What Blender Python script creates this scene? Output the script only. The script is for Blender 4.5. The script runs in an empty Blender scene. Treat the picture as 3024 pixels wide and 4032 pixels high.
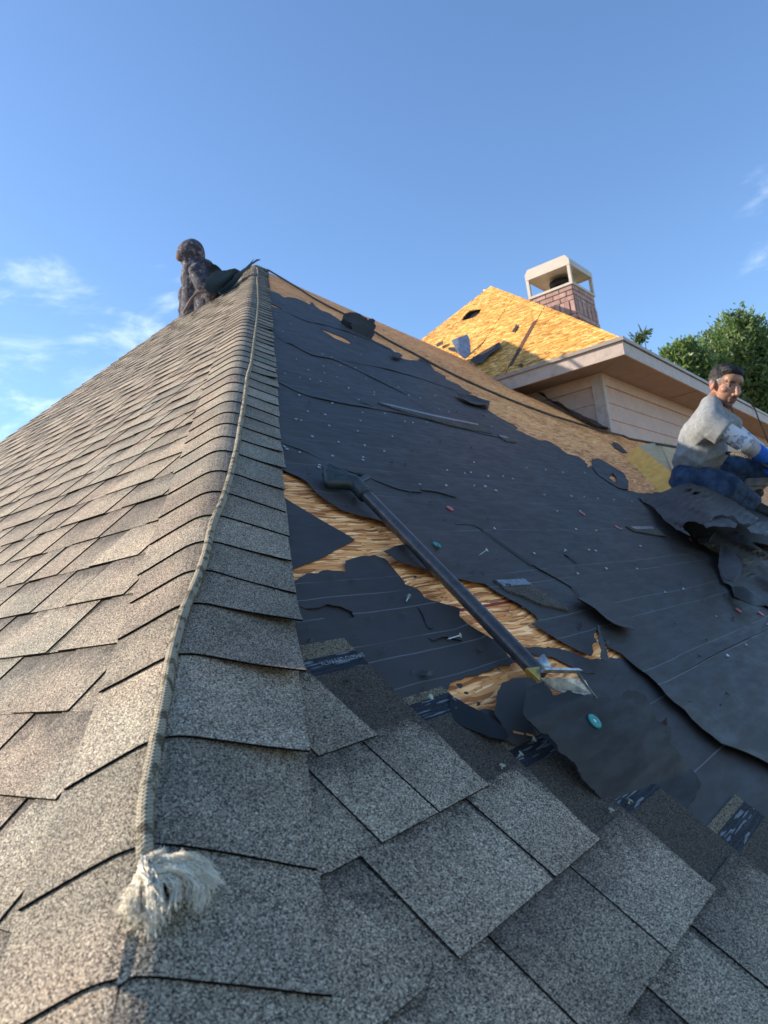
import bpy, bmesh, math, random
import numpy as np
from mathutils import Vector, Matrix, noise
from mathutils.geometry import delaunay_2d_cdt, tessellate_polygon

random.seed(7)
rng = np.random.default_rng(11)
SC = bpy.context.scene
COL = SC.collection

# ------------------------------------------------------------------ camera
H = 5.2                                   # camera height above the lawn
F = 3006.78                               # focal length in photo pixels
M = np.array([[0.610673, -0.78051, -0.133729], [0.011881, 0.177886, -0.983979], [0.791794, 0.599301, 0.117903]])
C0 = np.array([0, 0, H])
cam = bpy.data.cameras.new('camera')
cam_o = bpy.data.objects.new('camera', cam)
COL.objects.link(cam_o)
cam_o.matrix_world = Matrix(((M[0][0], -M[1][0], -M[2][0], 0), (M[0][1], -M[1][1], -M[2][1], 0), (M[0][2], -M[1][2], -M[2][2], H), (0, 0, 0, 1)))
cam.sensor_fit = 'HORIZONTAL'
cam.sensor_width = 36
cam.lens = 36 * F / 3024
cam.clip_start = .02
cam.clip_end = 3000
cam.dof.use_dof = True
cam.dof.focus_distance = 1.9
cam.dof.aperture_fstop = 11.0
SC.camera = cam_o

# ------------------------------------------------------------------ sky, sun, exposure
SUN = Vector((-.42, .77, .47)).normalized()
world = bpy.data.worlds.new('World')
SC.world = world
world.use_nodes = True
wn = world.node_tree
wn.nodes.clear()
EL = math.asin(SUN.z)
AZ = math.atan2(SUN.x, SUN.y)


def node(nt, typ, inputs=None, **props):
    n = nt.nodes.new(typ)
    for k, v in props.items():
        setattr(n, k, v)
    for k, v in (inputs or {}).items():
        s = n.inputs[k]
        if isinstance(v, bpy.types.NodeSocket):
            nt.links.new(v, s)
        else:
            s.default_value = v
    return n


def math_n(nt, op, a, b=0.0, c=0.0, clamp=False):
    n = node(nt, 'ShaderNodeMath', {0: a, 1: b, 2: c}, operation=op)
    n.use_clamp = clamp
    return n.outputs[0]


def maprange(nt, v, a, b, c=0.0, d=1.0, smooth=True):
    return node(nt, 'ShaderNodeMapRange', {0: v, 1: a, 2: b, 3: c, 4: d}, interpolation_type='SMOOTHSTEP' if smooth else 'LINEAR').outputs[0]


def mixc(nt, f, a, b, blend='MIX'):
    n = node(nt, 'ShaderNodeMix', data_type='RGBA', blend_type=blend)
    for i, v in ((0, f), (6, a), (7, b)):
        if isinstance(v, bpy.types.NodeSocket):
            nt.links.new(v, n.inputs[i])
        else:
            n.inputs[i].default_value = v if i == 0 else (v[0], v[1], v[2], 1)
    return n.outputs[2]


def vmath(nt, op, a, b=(0, 0, 0), s=1.0):
    n = node(nt, 'ShaderNodeVectorMath', operation=op)
    for i, v in ((0, a), (1, b)):
        if isinstance(v, bpy.types.NodeSocket):
            nt.links.new(v, n.inputs[i])
        else:
            n.inputs[i].default_value = v
    if op == 'SCALE':
        if isinstance(s, bpy.types.NodeSocket):
            nt.links.new(s, n.inputs[3])
        else:
            n.inputs[3].default_value = s
    return n.outputs[1] if op in ('DOT_PRODUCT', 'LENGTH', 'DISTANCE') else n.outputs[0]


def noise_n(nt, vec, scale, detail=3.0, rough=.55, dist=0.0):
    return node(nt, 'ShaderNodeTexNoise', {'Vector': vec, 'Scale': scale, 'Detail': detail, 'Roughness': rough, 'Distortion': dist})


def ramp(nt, f, stops, interp='LINEAR'):
    n = node(nt, 'ShaderNodeValToRGB', {0: f})
    cr = n.color_ramp
    cr.interpolation = interp
    while len(cr.elements) < len(stops):
        cr.elements.new(.5)
    for e, (p, c) in zip(cr.elements, stops):
        e.position = p
        e.color = (c[0], c[1], c[2], 1)
    return n.outputs[0]


def px_dir(px, py):
    r = M.T @ np.array([(px - 1512) / F, (py - 2016) / F, 1.0])
    return r / np.linalg.norm(r)


sky = node(wn, 'ShaderNodeTexSky', sky_type='NISHITA')
sky.sun_disc = False
sky.sun_elevation = EL
sky.sun_rotation = AZ
sky.altitude = 0
sky.air_density = 1.0
sky.dust_density = .5
sky.ozone_density = 3.0
geo = node(wn, 'ShaderNodeNewGeometry')
dirv = vmath(wn, 'SCALE', geo.outputs['Incoming'], s=-1.0)
sep = node(wn, 'ShaderNodeSeparateXYZ', {0: dirv})
zz = math_n(wn, 'ADD', math_n(wn, 'MAXIMUM', sep.outputs[2], 0.0), .16)
plane = vmath(wn, 'DIVIDE', dirv, node(wn, 'ShaderNodeCombineXYZ', {0: zz, 1: zz, 2: zz}).outputs[0])
cn = noise_n(wn, plane, 3.1, 8, .62, .55)
cn2 = noise_n(wn, plane, 1.1, 2, .5)
mask = None
for (x, y, r, w) in ((260, 1270, .10, 1.05), (60, 1430, .12, 1.15), (680, 1110, .05, .75), (660, 1270, .05, 1.1), (300, 1460, .11, 1.1), (430, 1210, .05, .95), (3050, 920, .070, 1.0), (30, 1070, .03, .6)):
    d = px_dir(x, y)
    dot = vmath(wn, 'DOT_PRODUCT', dirv, (float(d[0]), float(d[1]), float(d[2])))
    m = maprange(wn, dot, math.cos(r * 1.25), math.cos(r * .1), 0, w)
    mask = m if mask is None else math_n(wn, 'MAXIMUM', mask, m)
band = maprange(wn, sep.outputs[2], .0, .45, .55, 0.0)
mask = math_n(wn, 'MAXIMUM', mask, math_n(wn, 'MULTIPLY', band, maprange(wn, cn2.outputs[0], .52, .7)))
thr = math_n(wn, 'SUBTRACT', .70, math_n(wn, 'MULTIPLY', mask, .24))
cl = math_n(wn, 'SUBTRACT', cn.outputs[0], thr)
cl = maprange(wn, cl, 0.0, .32, 0.0, .50)
cl = math_n(wn, 'MULTIPLY', cl, maprange(wn, mask, 0.02, .35))
tint = mixc(wn, 1.0, sky.outputs[0], (.715, .81, .895), 'MULTIPLY')
skyc = mixc(wn, cl, tint, (6.9, 7.3, 7.6))
bg = node(wn, 'ShaderNodeBackground', {'Color': skyc, 'Strength': .122})
node(wn, 'ShaderNodeOutputWorld', {'Surface': bg.outputs[0]})

sun = bpy.data.lights.new('sun', 'SUN')
sun.energy = 3.3
sun.angle = math.radians(.55)
sun.color = (1.0, .89, .73)
sun_o = bpy.data.objects.new('sun', sun)
COL.objects.link(sun_o)
sun_o.location = (-40, 30, 40)
sun_o.rotation_euler = SUN.to_track_quat('Z', 'Y').to_euler()

SC.view_settings.view_transform = 'Standard'
SC.view_settings.look = 'None'
SC.view_settings.gamma = 1
SC.view_settings.use_curve_mapping = False
SC.view_settings.exposure = 1.22
SC.cycles.max_bounces = 6
SC.cycles.use_denoising = True

# ------------------------------------------------------------------ roof geometry
mR, mL = .799, .7543
kR, kL = math.hypot(1, mR), math.hypot(1, mL)
cR, cL = .75862, .55220
P0 = np.array([1.06325, 1.26211, .24981])          # a point of the hip
HD = np.array([mR, mL, mR * mL]); HD /= np.linalg.norm(HD)
NR = np.array([0, -mR, 1]) / kR
NL = np.array([-mL, 0, 1]) / kL
UR = np.array([0, 1, mR]) / kR
UL = np.array([1, 0, mL]) / kL


def ray(p):
    return M.T @ np.array([(p[0] - 1512) / F, (p[1] - 2016) / F, 1.0])


def tR(p, h=0.0):
    r = ray(p)
    return (-cR + h * kR) / (r[2] - mR * r[1])


def tL(p, h=0.0):
    r = ray(p)
    return (-cL + h * kL) / (r[2] - mL * r[0])


def R2(p):
    q = ray(p) * tR(p)
    return np.array([q[0], q[1] * kR])


def L2(p):
    q = ray(p) * tL(p)
    return np.array([q[1], q[0] * kL])


def Rw(u, v, h=0.0):                       # right slope: u along +X, v up the slope, h off it
    return np.array([u, v / kR, mR * v / kR - cR]) + NR * h + C0


def Lw(a, b, h=0.0):                       # left slope: a along +Y, b up the slope
    return np.array([b / kL, a, mL * b / kL - cL]) + NL * h + C0


def roof_pt(p, h=0.0):                     # where the pixel's ray enters the hip roof raised by h
    a, b = tR(p, h), tL(p, h)
    t = max(x for x in (a, b) if x > 0)
    return ray(p) * t + C0


def P3(px, py, z):
    return M.T @ np.array([(px - 1512) / F * z, (py - 2016) / F * z, z]) + C0


def V3(dx, dy, dz):                        # camera-axes vector (right, down, away) in the world
    return M.T @ np.array([dx, dy, dz])


def hip_x(y):
    return (mR * y - cR + cL) / mL


def hip_y(x):
    return (mL * x - cL + cR) / mR


# ------------------------------------------------------------------ object helpers
def obj(name, me, mat=None, parent=None, **props):
    if isinstance(me, bmesh.types.BMesh):
        bm = me
        me = bpy.data.meshes.new(name)
        bm.to_mesh(me)
        bm.free()
    o = bpy.data.objects.new(name, me)
    COL.objects.link(o)
    if mat is not None and not me.materials:
        me.materials.append(mat)
    if parent is not None:
        o.parent = parent
    for k, v in props.items():
        o[k] = v
    return o


def empty(name, loc, **props):
    o = bpy.data.objects.new(name, None)
    COL.objects.link(o)
    o.location = loc
    o.empty_display_size = .1
    for k, v in props.items():
        o[k] = v
    bpy.context.view_layer.update()
    return o


def keep(o, parent):                       # parent while keeping world coordinates
    o.parent = parent
    o.matrix_parent_inverse = Matrix.Translation(parent.location).inverted() if parent.parent is None else Matrix()
    return o


def thing(name, label, cat, group=None, loc=(0, 0, 0)):
    o = empty(name, loc, label=label, category=cat)
    if group:
        o['group'] = group
    return o


def mesh(verts, faces, smooth=False, uvs=None):
    me = bpy.data.meshes.new('mesh')
    me.from_pydata([tuple(map(float, v)) for v in verts], [], [tuple(f) for f in faces])
    if uvs is not None:
        l = me.uv_layers.new(name='UVMap')
        vi = np.zeros(len(me.loops), dtype=np.int32)
        me.loops.foreach_get('vertex_index', vi)
        l.data.foreach_set('uv', np.array(uvs, dtype=np.float32)[vi].ravel())
    if smooth:
        me.polygons.foreach_set('use_smooth', [True] * len(me.polygons))
    return me


def box_pts(c, ax, ay, az, sx, sy, sz):
    c, ax, ay, az = map(np.asarray, (c, ax, ay, az))
    return [c + ax * sx * i + ay * sy * j + az * sz * k for k in (-.5, .5) for j in (-.5, .5) for i in (-.5, .5)]


BOXF = [(0, 2, 3, 1), (4, 5, 7, 6), (0, 1, 5, 4), (2, 6, 7, 3), (0, 4, 6, 2), (1, 3, 7, 5)]


def boxes(bl, bev=0.0):
    v, f = [], []
    for b in bl:
        n = len(v)
        v += b
        f += [tuple(i + n for i in q) for q in BOXF]
    me = mesh(v, f)
    bm = bmesh.new()
    bm.from_mesh(me)
    bpy.data.meshes.remove(me)
    bmesh.ops.recalc_face_normals(bm, faces=bm.faces)
    if bev:
        bmesh.ops.bevel(bm, geom=bm.edges[:], offset=bev, segments=1, affect='EDGES')
    return bm


def wbox(x0, x1, y0, y1, z0, z1, bev=0.0):
    return boxes([box_pts(((x0 + x1) / 2, (y0 + y1) / 2, (z0 + z1) / 2), (1, 0, 0), (0, 1, 0), (0, 0, 1), abs(x1 - x0), abs(y1 - y0), abs(z1 - z0))], bev)


def prism(poly, thick, to_w, base=0.0):
    """A polygon in plane coordinates given depth: top face at base + thick, uv = plane coordinates."""
    n = len(poly)
    top = [to_w(p[0], p[1], base + thick) for p in poly]
    bot = [to_w(p[0], p[1], base) for p in poly]
    tris = tessellate_polygon([[Vector((p[0], p[1], 0)) for p in poly]])
    f = [tuple(t) for t in tris] + [tuple(n + i for i in reversed(t)) for t in tris]
    f += [(i, (i + 1) % n, n + (i + 1) % n, n + i) for i in range(n)]
    uv = [tuple(p) for p in poly] * 2
    me = mesh(top + bot, f, uvs=uv)
    bm = bmesh.new()
    bm.from_mesh(me)
    bpy.data.meshes.remove(me)
    bmesh.ops.recalc_face_normals(bm, faces=bm.faces)
    return bm


def clip_poly(poly, x0, x1, y0, y1):
    def half(ps, ax, lim, sgn):
        out = []
        for i in range(len(ps)):
            a, b = ps[i - 1], ps[i]
            ia, ib = sgn * (a[ax] - lim) <= 0, sgn * (b[ax] - lim) <= 0
            if ia != ib:
                t = (lim - a[ax]) / (b[ax] - a[ax])
                out.append((a[0] + (b[0] - a[0]) * t, a[1] + (b[1] - a[1]) * t))
            if ib:
                out.append((b[0], b[1]))
        return out
    for ax, lim, s in ((0, x0, -1), (0, x1, 1), (1, y0, -1), (1, y1, 1)):
        poly = half(poly, ax, lim, s)
        if len(poly) < 3:
            return []
    return poly


def tube(path, rad, sides=10, caps=True, uvlen=True):
    pts = [np.asarray(p, float) for p in path]
    n = len(pts)
    rads = rad if hasattr(rad, '__len__') else [rad] * n
    v, f, uv = [], [], []
    up = np.array([.13, .21, .97])
    dist = 0
    pu = None
    for i, p in enumerate(pts):
        t = pts[min(i + 1, n - 1)] - pts[max(i - 1, 0)]
        t /= np.linalg.norm(t) + 1e-9
        if pu is None:
            a = np.cross(t, up)
        else:
            a = pu - t * (pu @ t)
        a /= np.linalg.norm(a) + 1e-9
        b = np.cross(t, a)
        pu = a
        if i:
            dist += np.linalg.norm(p - pts[i - 1])
        for k in range(sides):
            an = 2 * math.pi * k / sides
            v.append(p + (a * math.cos(an) + b * math.sin(an)) * rads[i])
            uv.append((k / sides, dist))
    for i in range(n - 1):
        for k in range(sides):
            k2 = (k + 1) % sides
            f.append((i * sides + k, i * sides + k2, (i + 1) * sides + k2, (i + 1) * sides + k))
    if caps:
        f.append(tuple(range(sides - 1, -1, -1)))
        f.append(tuple((n - 1) * sides + k for k in range(sides)))
    me = mesh(v, f, smooth=True, uvs=uv)
    return me


def smooth_path(pts, n):
    P = np.array(pts, float)
    d = np.r_[0, np.cumsum(np.linalg.norm(np.diff(P, axis=0), axis=1))]
    s = np.linspace(0, d[-1], n)
    Q = np.stack([np.interp(s, d, P[:, k]) for k in range(P.shape[1])], 1)
    for _ in range(3):
        Q[1:-1] = .25 * Q[:-2] + .5 * Q[1:-1] + .25 * Q[2:]
    return Q


# ------------------------------------------------------------------ materials
def new_mat(name):
    m = bpy.data.materials.new(name)
    m.use_nodes = True
    nt = m.node_tree
    nt.nodes.clear()
    b = node(nt, 'ShaderNodeBsdfPrincipled')
    node(nt, 'ShaderNodeOutputMaterial', {'Surface': b.outputs[0]})
    return m, nt, b


def setb(nt, b, **kw):
    names = {'color': 'Base Color', 'rough': 'Roughness', 'metal': 'Metallic', 'normal': 'Normal', 'spec': 'Specular IOR Level', 'sheen': 'Sheen Weight', 'sss': 'Subsurface Weight', 'trans': 'Transmission Weight'}
    for k, v in kw.items():
        s = b.inputs[names[k]]
        if isinstance(v, bpy.types.NodeSocket):
            nt.links.new(v, s)
        else:
            s.default_value = (v[0], v[1], v[2], 1) if k == 'color' else v


def bump(nt, hgt, strength=.5, dist=.01, normal=None):
    i = {'Height': hgt, 'Strength': strength, 'Distance': dist}
    if normal is not None:
        i['Normal'] = normal
    return node(nt, 'ShaderNodeBump', i).outputs[0]


def wpos(nt):
    return node(nt, 'ShaderNodeNewGeometry').outputs['Position']


def uvn(nt):
    return node(nt, 'ShaderNodeUVMap', uv_map='UVMap').outputs[0]


def granule_mat(name, bands=True, dark=1.0):
    """Asphalt shingle: coloured mineral granules; uv.y counts exposures up from the butt edge."""
    m, nt, b = new_mat(name)
    P = wpos(nt)
    vo = node(nt, 'ShaderNodeTexVoronoi', {'Vector': P, 'Scale': 690.0, 'Randomness': 1.0}, feature='F1')
    rc = node(nt, 'ShaderNodeSeparateXYZ', {0: vo.outputs['Color']})
    k = dark
    gran = ramp(nt, rc.outputs[0], [(0, (.036 * k, .027 * k, .021 * k)), (.18, (.14 * k, .105 * k, .075 * k)), (.38, (.30 * k, .233 * k, .160 * k)), (.60, (.43 * k, .345 * k, .235 * k)), (.82, (.55 * k, .43 * k, .29 * k)), (.94, (.74 * k, .63 * k, .46 * k))], 'CONSTANT')
    patch = noise_n(nt, P, 7.0, 4, .6)
    patch2 = noise_n(nt, P, 2.3, 2, .5)
    hue = noise_n(nt, vmath(nt, 'ADD', P, (7, 3, 1)), 5.0, 2, .5)
    tonea = node(nt, 'ShaderNodeAttribute', attribute_name='tone').outputs['Fac']
    oi = node(nt, 'ShaderNodeObjectInfo').outputs['Random']
    # lightness: patches, per-tab tone, per-shingle tone
    li = math_n(nt, 'ADD', maprange(nt, patch.outputs[0], .3, .7, .90, 1.26), maprange(nt, tonea, 0, 1, -.22, .24, False))
    li = math_n(nt, 'ADD', li, maprange(nt, oi, 0, 1, -.08, .08, False))
    gran = mixc(nt, maprange(nt, hue.outputs[0], .42, .68, 0, .55), gran, mixc(nt, 1.0, gran, (1.08, .96, .95), 'MULTIPLY'))
    gran = mixc(nt, maprange(nt, patch2.outputs[0], .5, .72, 0, .6), gran, mixc(nt, 1.0, gran, (.86, .98, 1.04), 'MULTIPLY'))
    st = noise_n(nt, vmath(nt, 'ADD', P, (1.3, 4.4, 2.2)), 13.0, 6, .72, .6)
    li = math_n(nt, 'SUBTRACT', li, maprange(nt, st.outputs[0], .55, .78, 0, .30))
    col = mixc(nt, 1.0, gran, node(nt, 'ShaderNodeCombineXYZ', {0: li, 1: li, 2: li}).outputs[0], 'MULTIPLY')
    bald = noise_n(nt, P, 95.0, 3, .6)
    col = mixc(nt, maprange(nt, bald.outputs[0], .70, .76, 0, .75), col, (.03, .027, .025))
    if bands:
        uv = node(nt, 'ShaderNodeSeparateXYZ', {0: uvn(nt)})
        v = uv.outputs[1]
        vn = math_n(nt, 'ADD', v, maprange(nt, noise_n(nt, P, 30, 3).outputs[0], .3, .7, -.12, .12))
        vn = math_n(nt, 'ADD', vn, maprange(nt, rc.outputs[1], 0, 1, -.16, .16, False))
        low = node(nt, 'ShaderNodeAttribute', attribute_name='low').outputs['Fac']
        sh = math_n(nt, 'MULTIPLY', maprange(nt, vn, .45, 1.0, 0, 1), low)      # the printed shadow band of dark granules
        darkc = mixc(nt, 1.0, gran, (.36, .36, .40), 'MULTIPLY')
        col = mixc(nt, sh, col, darkc)
        col = mixc(nt, maprange(nt, vn, .97, 1.06), col, mixc(nt, 1.0, gran, (.25, .235, .225), 'MULTIPLY'))
        col = mixc(nt, math_n(nt, 'GREATER_THAN', v, 2.285), col, mixc(nt, 1.0, gran, (.62, .60, .52), 'MULTIPLY'))
        strip = math_n(nt, 'MULTIPLY', math_n(nt, 'GREATER_THAN', v, 2.01), math_n(nt, 'LESS_THAN', v, 2.285))
        w = node(nt, 'ShaderNodeCombineXYZ', {0: math_n(nt, 'MULTIPLY', uv.outputs[0], 60), 1: math_n(nt, 'MULTIPLY', v, 100)}).outputs[0]
        dash = node(nt, 'ShaderNodeTexVoronoi', {'Vector': w, 'Scale': .55}, feature='F1').outputs['Color']
        dash = math_n(nt, 'GREATER_THAN', node(nt, 'ShaderNodeSeparateXYZ', {0: dash}).outputs[0], .86)
        streak = noise_n(nt, node(nt, 'ShaderNodeCombineXYZ', {0: math_n(nt, 'MULTIPLY', uv.outputs[0], 8), 1: math_n(nt, 'MULTIPLY', v, 60)}).outputs[0], 1.0, 2).outputs[0]
        sc = mixc(nt, maprange(nt, streak, .5, .7), (.012, .016, .022), (.05, .06, .075))
        sc = mixc(nt, math_n(nt, 'MULTIPLY', dash, .6), sc, (.34, .37, .39))
        col = mixc(nt, strip, col, sc)
    rough = maprange(nt, rc.outputs[2], .0, 1.0, .55, 1.0, False)
    dome = math_n(nt, 'SUBTRACT', 1.0, vo.outputs['Distance'])
    hgt = math_n(nt, 'ADD', math_n(nt, 'MULTIPLY', dome, .7), rc.outputs[1])
    setb(nt, b, color=col, rough=rough, spec=.35, normal=bump(nt, hgt, .9, .0012))
    return m


def felt_mat(name, lines=(), stain=1.0, base=(.054, .0445, .0365), spec=.34):
    m, nt, b = new_mat(name)
    uv = uvn(nt)
    s = node(nt, 'ShaderNodeSeparateXYZ', {0: uv})
    P = wpos(nt)
    n1 = noise_n(nt, P, 2.2, 4, .6)
    n2 = noise_n(nt, vmath(nt, 'MULTIPLY', P, (.45, 1.6, 1.6)), 22, 4, .65)
    fib = noise_n(nt, P, 420, 2, .5)
    li = math_n(nt, 'ADD', maprange(nt, n1.outputs[0], .3, .7, .82, 1.2), maprange(nt, n2.outputs[0], .3, .7, -.10, .10))
    col = mixc(nt, 1.0, base, node(nt, 'ShaderNodeCombineXYZ', {0: li, 1: li, 2: li}).outputs[0], 'MULTIPLY')
    n3 = noise_n(nt, vmath(nt, 'ADD', P, (3.1, 8.2, 1)), 3.1, 3, .6, .4)
    col = mixc(nt, maprange(nt, n3.outputs[0], .56, .74, 0, .55 * stain), col, (.052, .038, .033))
    dust = noise_n(nt, vmath(nt, 'MULTIPLY', P, (1.0, 2.5, 2.5)), 9, 5, .7)
    col = mixc(nt, maprange(nt, dust.outputs[0], .56, .8, 0, .30), col, (.075, .075, .078))
    hgt = math_n(nt, 'ADD', n2.outputs[0], math_n(nt, 'MULTIPLY', fib.outputs[0], .12))
    if lines:
        acc = None
        wob = maprange(nt, noise_n(nt, P, 1.7, 2).outputs[0], .2, .8, -.006, .006, False)
        vv = math_n(nt, 'ADD', s.outputs[1], wob)
        for v0 in lines:
            c = math_n(nt, 'COMPARE', vv, v0, .0012)
            acc = c if acc is None else math_n(nt, 'MAXIMUM', acc, c)
        brk = maprange(nt, noise_n(nt, vmath(nt, 'MULTIPLY', uv, (3, 9, 1)), 1.0, 3).outputs[0], .32, .56, .05, .62)
        col = mixc(nt, math_n(nt, 'MULTIPLY', acc, brk), col, (.22, .22, .21))
    r = maprange(nt, n2.outputs[0], .3, .7, .50, .68)
    setb(nt, b, color=col, rough=r, spec=spec, normal=bump(nt, hgt, .10, .004))
    return m


def osb_mat(name, gain=1.0, sat=1.0, tint=(1.1, .94, .78), flakes=((.25, 10, 120), (1.15, 12, 135), (-.85, 11, 110), (2.0, 13, 140)), gapk=.45):
    """Oriented strand board: flakes of wood lying at all angles (uv in metres)."""
    m, nt, b = new_mat(name)
    uv = uvn(nt)
    wob = noise_n(nt, uv, 5.0, 2)
    wv = vmath(nt, 'SCALE', vmath(nt, 'SUBTRACT', wob.outputs['Color'], (.5, .5, .5)), s=.05)
    uvd = vmath(nt, 'ADD', uv, wv)
    pal = [(0, (.13, .05, .016)), (.16, (.27, .12, .04)), (.34, (.42, .215, .072)), (.60, (.55, .315, .115)), (.80, (.66, .42, .18)), (.95, (.78, .56, .30))]
    layers, heights = [], []
    for i, (ang, sx, sy) in enumerate(flakes):
        mp = node(nt, 'ShaderNodeMapping', {'Vector': uvd, 'Rotation': (0, 0, ang), 'Scale': (sx, sy, 1), 'Location': (i * 3.7, i * 1.9, 0)}).outputs[0]
        vo = node(nt, 'ShaderNodeTexVoronoi', {'Vector': mp, 'Scale': 1.0, 'Randomness': .95}, feature='F1')
        r = node(nt, 'ShaderNodeSeparateXYZ', {0: vo.outputs['Color']})
        grain = noise_n(nt, vmath(nt, 'MULTIPLY', mp, (.35, 3.0, 1)), 3.0, 3)
        c = ramp(nt, math_n(nt, 'ADD', math_n(nt, 'MULTIPLY', r.outputs[0], .92), math_n(nt, 'MULTIPLY', grain.outputs[0], .16)), pal)
        edge = node(nt, 'ShaderNodeTexVoronoi', {'Vector': mp, 'Scale': 1.0, 'Randomness': .95}, feature='DISTANCE_TO_EDGE').outputs['Distance']
        c = mixc(nt, maprange(nt, edge, .0, .10, gapk, 0), c, (.07, .03, .012))
        layers.append((c, r.outputs[1]))
        heights.append(r.outputs[2])
    col, hgt = layers[0][0], heights[0]
    for i in range(1, 4):
        sel = math_n(nt, 'GREATER_THAN', layers[i][1], .52)
        col = mixc(nt, sel, col, layers[i][0])
        hgt = mixc(nt, sel, hgt, heights[i])
    big = noise_n(nt, uv, 1.4, 3)
    gl = maprange(nt, big.outputs[0], .3, .7, .82 * gain, 1.12 * gain)
    col = mixc(nt, 1.0, col, node(nt, 'ShaderNodeCombineXYZ', {0: gl, 1: gl, 2: gl}).outputs[0], 'MULTIPLY')
    tar = noise_n(nt, vmath(nt, 'ADD', uv, (5, 5, 0)), 34, 3, .7)
    col = mixc(nt, maprange(nt, tar.outputs[0], .66, .74, 0, .8), col, (.03, .02, .014))
    col = mixc(nt, 1.0, col, tint, 'MULTIPLY')
    if sat != 1.0:
        col = node(nt, 'ShaderNodeHueSaturation', {'Color': col, 'Saturation': sat}).outputs[0]
    setb(nt, b, color=col, rough=.72, spec=.3, normal=bump(nt, hgt, .5, .003))
    return m


def plain_mat(name, col, rough=.6, metal=0.0, var=.15, scale=8.0, dirt=0.0, dirtcol=(.05, .045, .04), bmp=.0, bscale=60.0, spec=.5, bdist=.004):
    m, nt, b = new_mat(name)
    P = wpos(nt)
    n = noise_n(nt, P, scale, 4, .6)
    li = maprange(nt, n.outputs[0], .25, .75, 1 - var, 1 + var)
    c = mixc(nt, 1.0, col, node(nt, 'ShaderNodeCombineXYZ', {0: li, 1: li, 2: li}).outputs[0], 'MULTIPLY')
    if dirt:
        d = noise_n(nt, vmath(nt, 'ADD', P, (2, 9, 4)), scale * 1.7, 6, .7, .3)
        c = mixc(nt, maprange(nt, d.outputs[0], .5, .72, 0, dirt), c, dirtcol)
    kw = {}
    if bmp:
        kw['normal'] = bump(nt, noise_n(nt, P, bscale, 3, .6).outputs[0], bmp, bdist)
    setb(nt, b, color=c, rough=rough, metal=metal, spec=spec, **kw)
    return m


def vcol_mat(name, rough=.55, sss=0.0, bmp=.0, bscale=300, spec=.35):
    m, nt, b = new_mat(name)
    c = node(nt, 'ShaderNodeAttribute', attribute_name='Col').outputs['Color']
    P = wpos(nt)
    n = noise_n(nt, P, 60, 4, .6)
    li = maprange(nt, n.outputs[0], .25, .75, .86, 1.14)
    c = mixc(nt, 1.0, c, node(nt, 'ShaderNodeCombineXYZ', {0: li, 1: li, 2: li}).outputs[0], 'MULTIPLY')
    kw = {}
    if bmp:
        kw['normal'] = bump(nt, noise_n(nt, P, bscale, 3).outputs[0], bmp, .003)
    setb(nt, b, color=c, rough=rough, spec=spec, **kw)
    return m


def cloth_mat(name, c1, c2, scale=20, rough=.9, fold=.0, thread=700):
    m, nt, b = new_mat(name)
    P = wpos(nt)
    n = noise_n(nt, P, scale, 4, .65)
    c = mixc(nt, maprange(nt, n.outputs[0], .35, .65), c1, c2)
    th = noise_n(nt, P, thread, 2)
    c = mixc(nt, maprange(nt, th.outputs[0], .4, .7, 0, .25), c, (min(1, c2[0] * 1.5), min(1, c2[1] * 1.5), min(1, c2[2] * 1.5)))
    f = noise_n(nt, vmath(nt, 'MULTIPLY', P, (1, 1, 1.0)), 14, 2, .4, 1.0)
    setb(nt, b, color=c, rough=rough, spec=.2, sheen=.05, normal=bump(nt, f.outputs[0], fold, .03))
    return m


MASPH = plain_mat('asphalt_edge', (.009, .008, .0075), 1.0, var=.3, scale=150, spec=.05)
MS = granule_mat('shingle_granules')
MSCAP = granule_mat('cap_granules', bands=False)
LINES_MAIN = [2.108, 1.892, 1.70, 1.49, 1.264, 1.208, 1.066, .998, .833, .787, 2.33, 2.55, 2.75, 3.0]
LINES_LOW = [1.298, 1.246, 1.188, 1.100, .988, 1.058, .765, .614, .550, .69]
MF = felt_mat('felt_main', LINES_MAIN)
MFL = felt_mat('felt_low', LINES_LOW)
MFP = felt_mat('felt_plain', (), 1.3)
MFB = felt_mat('felt_brown', (.765, .614), 1.6, (.050, .040, .033))
MFC = felt_mat('felt_flap', (), .6, (.026, .0215, .0185), .2)
MO = osb_mat('osb', 1.75, 1.0, (1.36, .93, .72))
MO2 = osb_mat('osb_clean', 1.42, 1.08, (1.07, .98, .80), ((.25, 15, 62), (1.15, 16, 70), (-.95, 14, 60), (2.2, 17, 75)), .6)
MTRIM = plain_mat('trim_paint', (.54, .42, .345), .6, var=.10, dirt=.45, dirtcol=(.20, .165, .14), bmp=.15, bscale=90)
MSIDE = plain_mat('siding_paint', (.58, .385, .29), .6, var=.08, dirt=.28, dirtcol=(.25, .20, .17), bmp=.15, bscale=120)
MSOF = plain_mat('soffit_paint', (.35, .24, .19), .7, var=.08, dirt=.3, dirtcol=(.17, .12, .10))
MMETAL = plain_mat('drip_metal', (.36, .29, .235), .45, .35, var=.08, dirt=.3, dirtcol=(.2, .17, .15))
MBLACKM = plain_mat('flue_and_void_black', (.02, .02, .021), .45, .6)
MCAPM = plain_mat('chimney_cap_paint', (.60, .50, .40), .5, .1, var=.06, dirt=.15, dirtcol=(.3, .24, .2))
MMORT = plain_mat('mortar', (.36, .30, .27), .95, var=.15)
MBRICK = plain_mat('brick_face', (.52, .32, .27), .9, var=.22, scale=11, dirt=.3, dirtcol=(.24, .17, .15), bmp=.3, bscale=150)
MBRICK2 = plain_mat('brick_dark', (.43, .26, .22), .9, var=.22, scale=11, dirt=.3, dirtcol=(.2, .14, .13), bmp=.3, bscale=150)
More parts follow.
